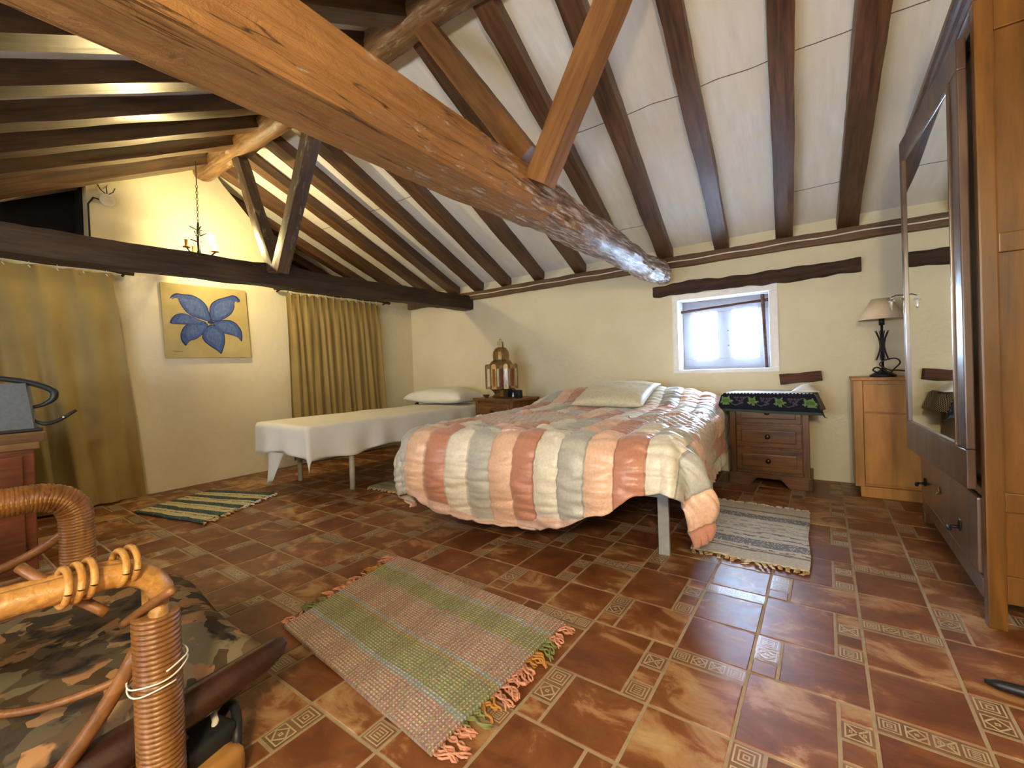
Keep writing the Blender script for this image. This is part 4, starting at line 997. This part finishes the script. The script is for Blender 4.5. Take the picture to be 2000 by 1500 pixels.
mb = MB(); mb.box((-3.83, -.35, .757), (-3.51, .46, .772), bev=.005); obj('bag_base', mb, 'strap', t)
mb = MB()
for z in (.845, .93): mb.tube([(-3.555, -.3, z), (-3.553, .05, z), (-3.556, .325, z)], .004, 6)
for y in (-.05, .18): mb.tube([(-3.55, y+.03, .78), (-3.57, y, .98)], .004, 6)
obj('seams', mb, 'strap', t, smooth=True)
mb = MB(); mb.tube(spline([(-3.64, -.2, .98), (-3.62, -.02, 1.05), (-3.60, .18, 1.065), (-3.58, .38, 1.035), (-3.57, .50, .985), (-3.57, .515, .935), (-3.58, .47, .895), (-3.6, .40, .88), (-3.62, .36, .875)]), crr([.010, .011, .012, .015, .018, .017, .010, .008, .008]), 8); obj('handle', mb, 'strap', t, smooth=True)
mb = MB(); mb.tube(spline([(-3.60, .39, .86), (-3.57, .44, .81), (-3.555, .475, .79), (-3.555, .53, .805), (-3.55, .60, .855)]), crr([.008, .009, .012, .011, .008]), 8); mb.ball((-3.62, .40, .92), .022, (1, .7, 1)); obj('side_strap', mb, 'strap', t, smooth=True)
mb = MB(); mb.ball((-3.54, .545, .82), .005); obj('stud', mb, 'white', t)

# ------------------------------------------------------------------ rattan armchair (foreground)
t = thing('rattan_armchair', 'rattan armchair with bound cane arms and patterned cushion in the foreground', 'armchair', (-1.75, .05, 0))
def bound(pts, r, parent, name='binding', pitch=.011, seg=12, wr=.0055, ex=1.0):
    """cane wound round a pole bundle: closely spaced rings following a path"""
    P = [Vector(p) for p in pts]; L = [0]
    for a, b_ in zip(P, P[1:]): L.append(L[-1]+(b_-a).length)
    n_ = int(L[-1]/(pitch/6)); out = []; mb = MB(); rad = []
    path = []; 
    for i in range(n_+1):
        s_ = L[-1]*i/n_; j = max(0, min(len(P)-2, next((q for q in range(len(P)-1) if L[q+1] >= s_), len(P)-2)))
        path.append(P[j].lerp(P[j+1], (s_-L[j])/(L[j+1]-L[j]) if L[j+1] > L[j] else 0))
    R = r if callable(r) else (lambda t_: r)
    mb.tube(path, [R(i/n_)+.0035*abs(math.sin(i*PI/6)) *ex for i in range(n_+1)], 16)
    return obj(name, mb, 'wrap', parent, smooth=True)
def arc(a, c, b_, n_=8): # quadratic bezier
    a, c, b_ = Vector(a), Vector(c), Vector(b_); return [a*(1-q)**2+c*2*q*(1-q)+b_*q*q for q in [i/n_ for i in range(n_+1)]]
AZ = .60
# near arm
ax_ = -1.215
for dx, dzz, r_ in ((-.028, .0, .022), (.026, .004, .024)):
    mb = MB(); mb.tube([(ax_+dx-.05, -.55, AZ+.02+dzz)]+arc((ax_+dx-.02, .20, AZ+dzz), (ax_+dx, .315, AZ+.012+dzz), (ax_+dx, .325, AZ-.07), 8), r_, 12); obj('arm', mb, 'rattan', t, smooth=True)
mb = MB()
for dx in (-.022, .0, .022): mb.tube([(ax_+dx, .318, AZ-.03), (ax_+dx, .315, .0)], .018, 10)
obj('front_post', mb, 'rattan', t, smooth=True)
bound([(ax_, .318, AZ-.105), (ax_, .318, .02)], lambda q: .041, t, 'post_binding')
for q in range(5):
    mb = MB(); yy = .175+.018*q+(.03 if q > 2 else 0); zz_ = AZ+.008+.002*q
    mb.tube([(ax_+.053*math.cos(a*PI/10), yy+.006*math.sin(a*PI/10), zz_+.032*math.sin(a*PI/10)) for a in range(21)], .0065, 8, cap=False); obj('binding', mb, 'rattan', t, smooth=True)
# far arm
fx_ = -2.255
for dx in (-.03, .025):
    mb = MB(); mb.tube([(fx_+dx, -.5, AZ+.02)]+arc((fx_+dx, .22, AZ+.01), (fx_+dx, .365, AZ+.02), (fx_+dx, .37, AZ-.09), 8)+[(fx_+dx, .37, 0)], .024, 12); obj('arm', mb, 'rattan', t, smooth=True)
bound([(fx_, -.1, AZ+.017)]+[tuple(p) for p in arc((fx_, .22, AZ+.01), (fx_, .365, AZ+.02), (fx_, .37, AZ-.09), 8)]+[(fx_, .37, .30)], lambda q: .047, t, 'post_binding')
# sticks
def stick(pts, r_, n='stick'):
    mb = MB(); mb.tube(arc(*pts, n_=12), r_, 8); return obj(n, mb, 'stick', t, smooth=True)
stick(((-1.235, .29, .42), (-1.27, .22, .25), (-1.30, .06, .10)), .016, 'brace')
stick(((-1.12, .325, .565), (-1.18, .30, .53), (-1.255, .27, .475)), .009, 'split_cane')
stick(((-1.30, .13, .645), (-1.24, .17, .60), (-1.20, .235, .535)), .010, 'split_cane')
stick(((-1.24, .28, .37), (-1.33, .13, .315), (-1.40, .05, .37)), .008, 'split_cane')
stick(((-2.26, .34, .47), (-2.30, .28, .40), (-2.35, .16, .36)), .016, 'brace')
mb = MB(); mb.tube([(ax_+.053*math.cos(a*.1), .318+.053*math.sin(a*.1), .38-.00024*a+.012*math.sin(a*.1)+.002*math.sin(a*.37)) for a in range(130)], .0018, 6); obj('loose_string', mb, 'cordw', t, smooth=True)
# seat rail and frame
mb = MB(); mb.tube([(-1.285, .63, .245), (-1.29, .615, .235), (-1.29, .57, .222), (-1.29, .40, .200), (-1.29, .1, .175), (-1.29, -.45, .15)], [.010, .026, .036, .044, .050, .052], 14); obj('seat_rail', mb, 'rail', t, smooth=True)
mb = MB(); mb.box((-2.24, -.45, .02), (-1.30, .40, .12)); mb.box((-2.2, -.42, .12), (-1.32, .38, .17)); obj('seat_frame', mb, 'stick', t, bevel=.01)
mb = MB(); CP = [(.085, .055, .030), (.30, .20, .11), (.045, .040, .035), (.40, .23, .12), (.14, .10, .06), (.20, .17, .11), (.10, .085, .06), (.28, .15, .08)]
def cushc(u, v):
    p = Vector((u*16+.6*noise.noise(Vector((u*3, v*3, 0))), v*16+.6*noise.noise(Vector((u*3, v*3, 7))), 0)); a = math.floor(p.x+p.y*.4); b_ = math.floor(p.y-p.x*.3)
    r_ = noise.cell(Vector((a*1.37+.5, b_*2.11+.5, 3.0)))
    big = noise.noise(Vector((u*3.5, v*3.5, 20)))
    if big > .22: return (.030, .026, .026)
    i = int(abs(r_)*997) % 8
    return tuple(x*1.25 for x in CP[i])
def cushf(u, v):
    x = -2.19+.87*u; y = -.48+1.09*v
    e = (max(0, 1-abs(u*2-1)**5)*max(0, 1-abs(v*2-1)**7))**.5
    return Vector((x, y+.02*math.sin(u*6)*(v > .8), .19+(.085+.012*noise.noise(Vector((u*4, v*4, 0))))*e+.03*v-.03*(1-v)))
mb.grid(cushf, 60, 60); mb.grid(lambda u, v: Vector((cushf(u, v).x, cushf(u, v).y, .15+.03*v)), 20, 20)
obj('seat_cushion', mb, 'cushion', t, smooth=True)
mb = MB(); mb.grid(lambda u, v: Vector((-2.2+.9*u, -.50-.12*v, .25+.65*v+.02*math.sin(u*9))), 20, 20); obj('backrest', mb, 'wrap', t, smooth=True, solid=.05)
# bag on the floor by the chair
t = thing('floor_bag', 'tan leather and black bag on the floor under the armchair corner', 'bag', (-1.28, .42, 0))
mb = MB(); mb.box((-1.40, .34, .0), (-1.20, .47, .075), rz=.25, bev=.025); obj('leather_body', mb, 'tan', t, smooth=True)
mb = MB(); mb.box((-1.41, .35, .06), (-1.25, .475, .115), rz=.25, bev=.02)
mb.tube(arc((-1.40, .50, .06), (-1.34, .53, .16), (-1.25, .48, .06)), .012, 8); obj('black_flap', mb, 'strap', t, smooth=True)
mb = MB(); mb.tube([(-1.335, .46, .125), (-1.305, .455, .118), (-1.285, .44, .10)], .008, 8); obj('white_toggle', mb, 'cordw', t, smooth=True)
# dark slipper-like strip at the right edge
mb = MB(); mb.tube([(.372, 1.885, .012), (.40, 1.88, .014), (.50, 1.868, .016), (.62, 1.86, .014)], [.006, .014, .020, .016], 10)
tag(obj('dark_rod', mb, 'black', smooth=True), 'dark rod lying on the tiles at the right edge near the wardrobe foot', 'rod')
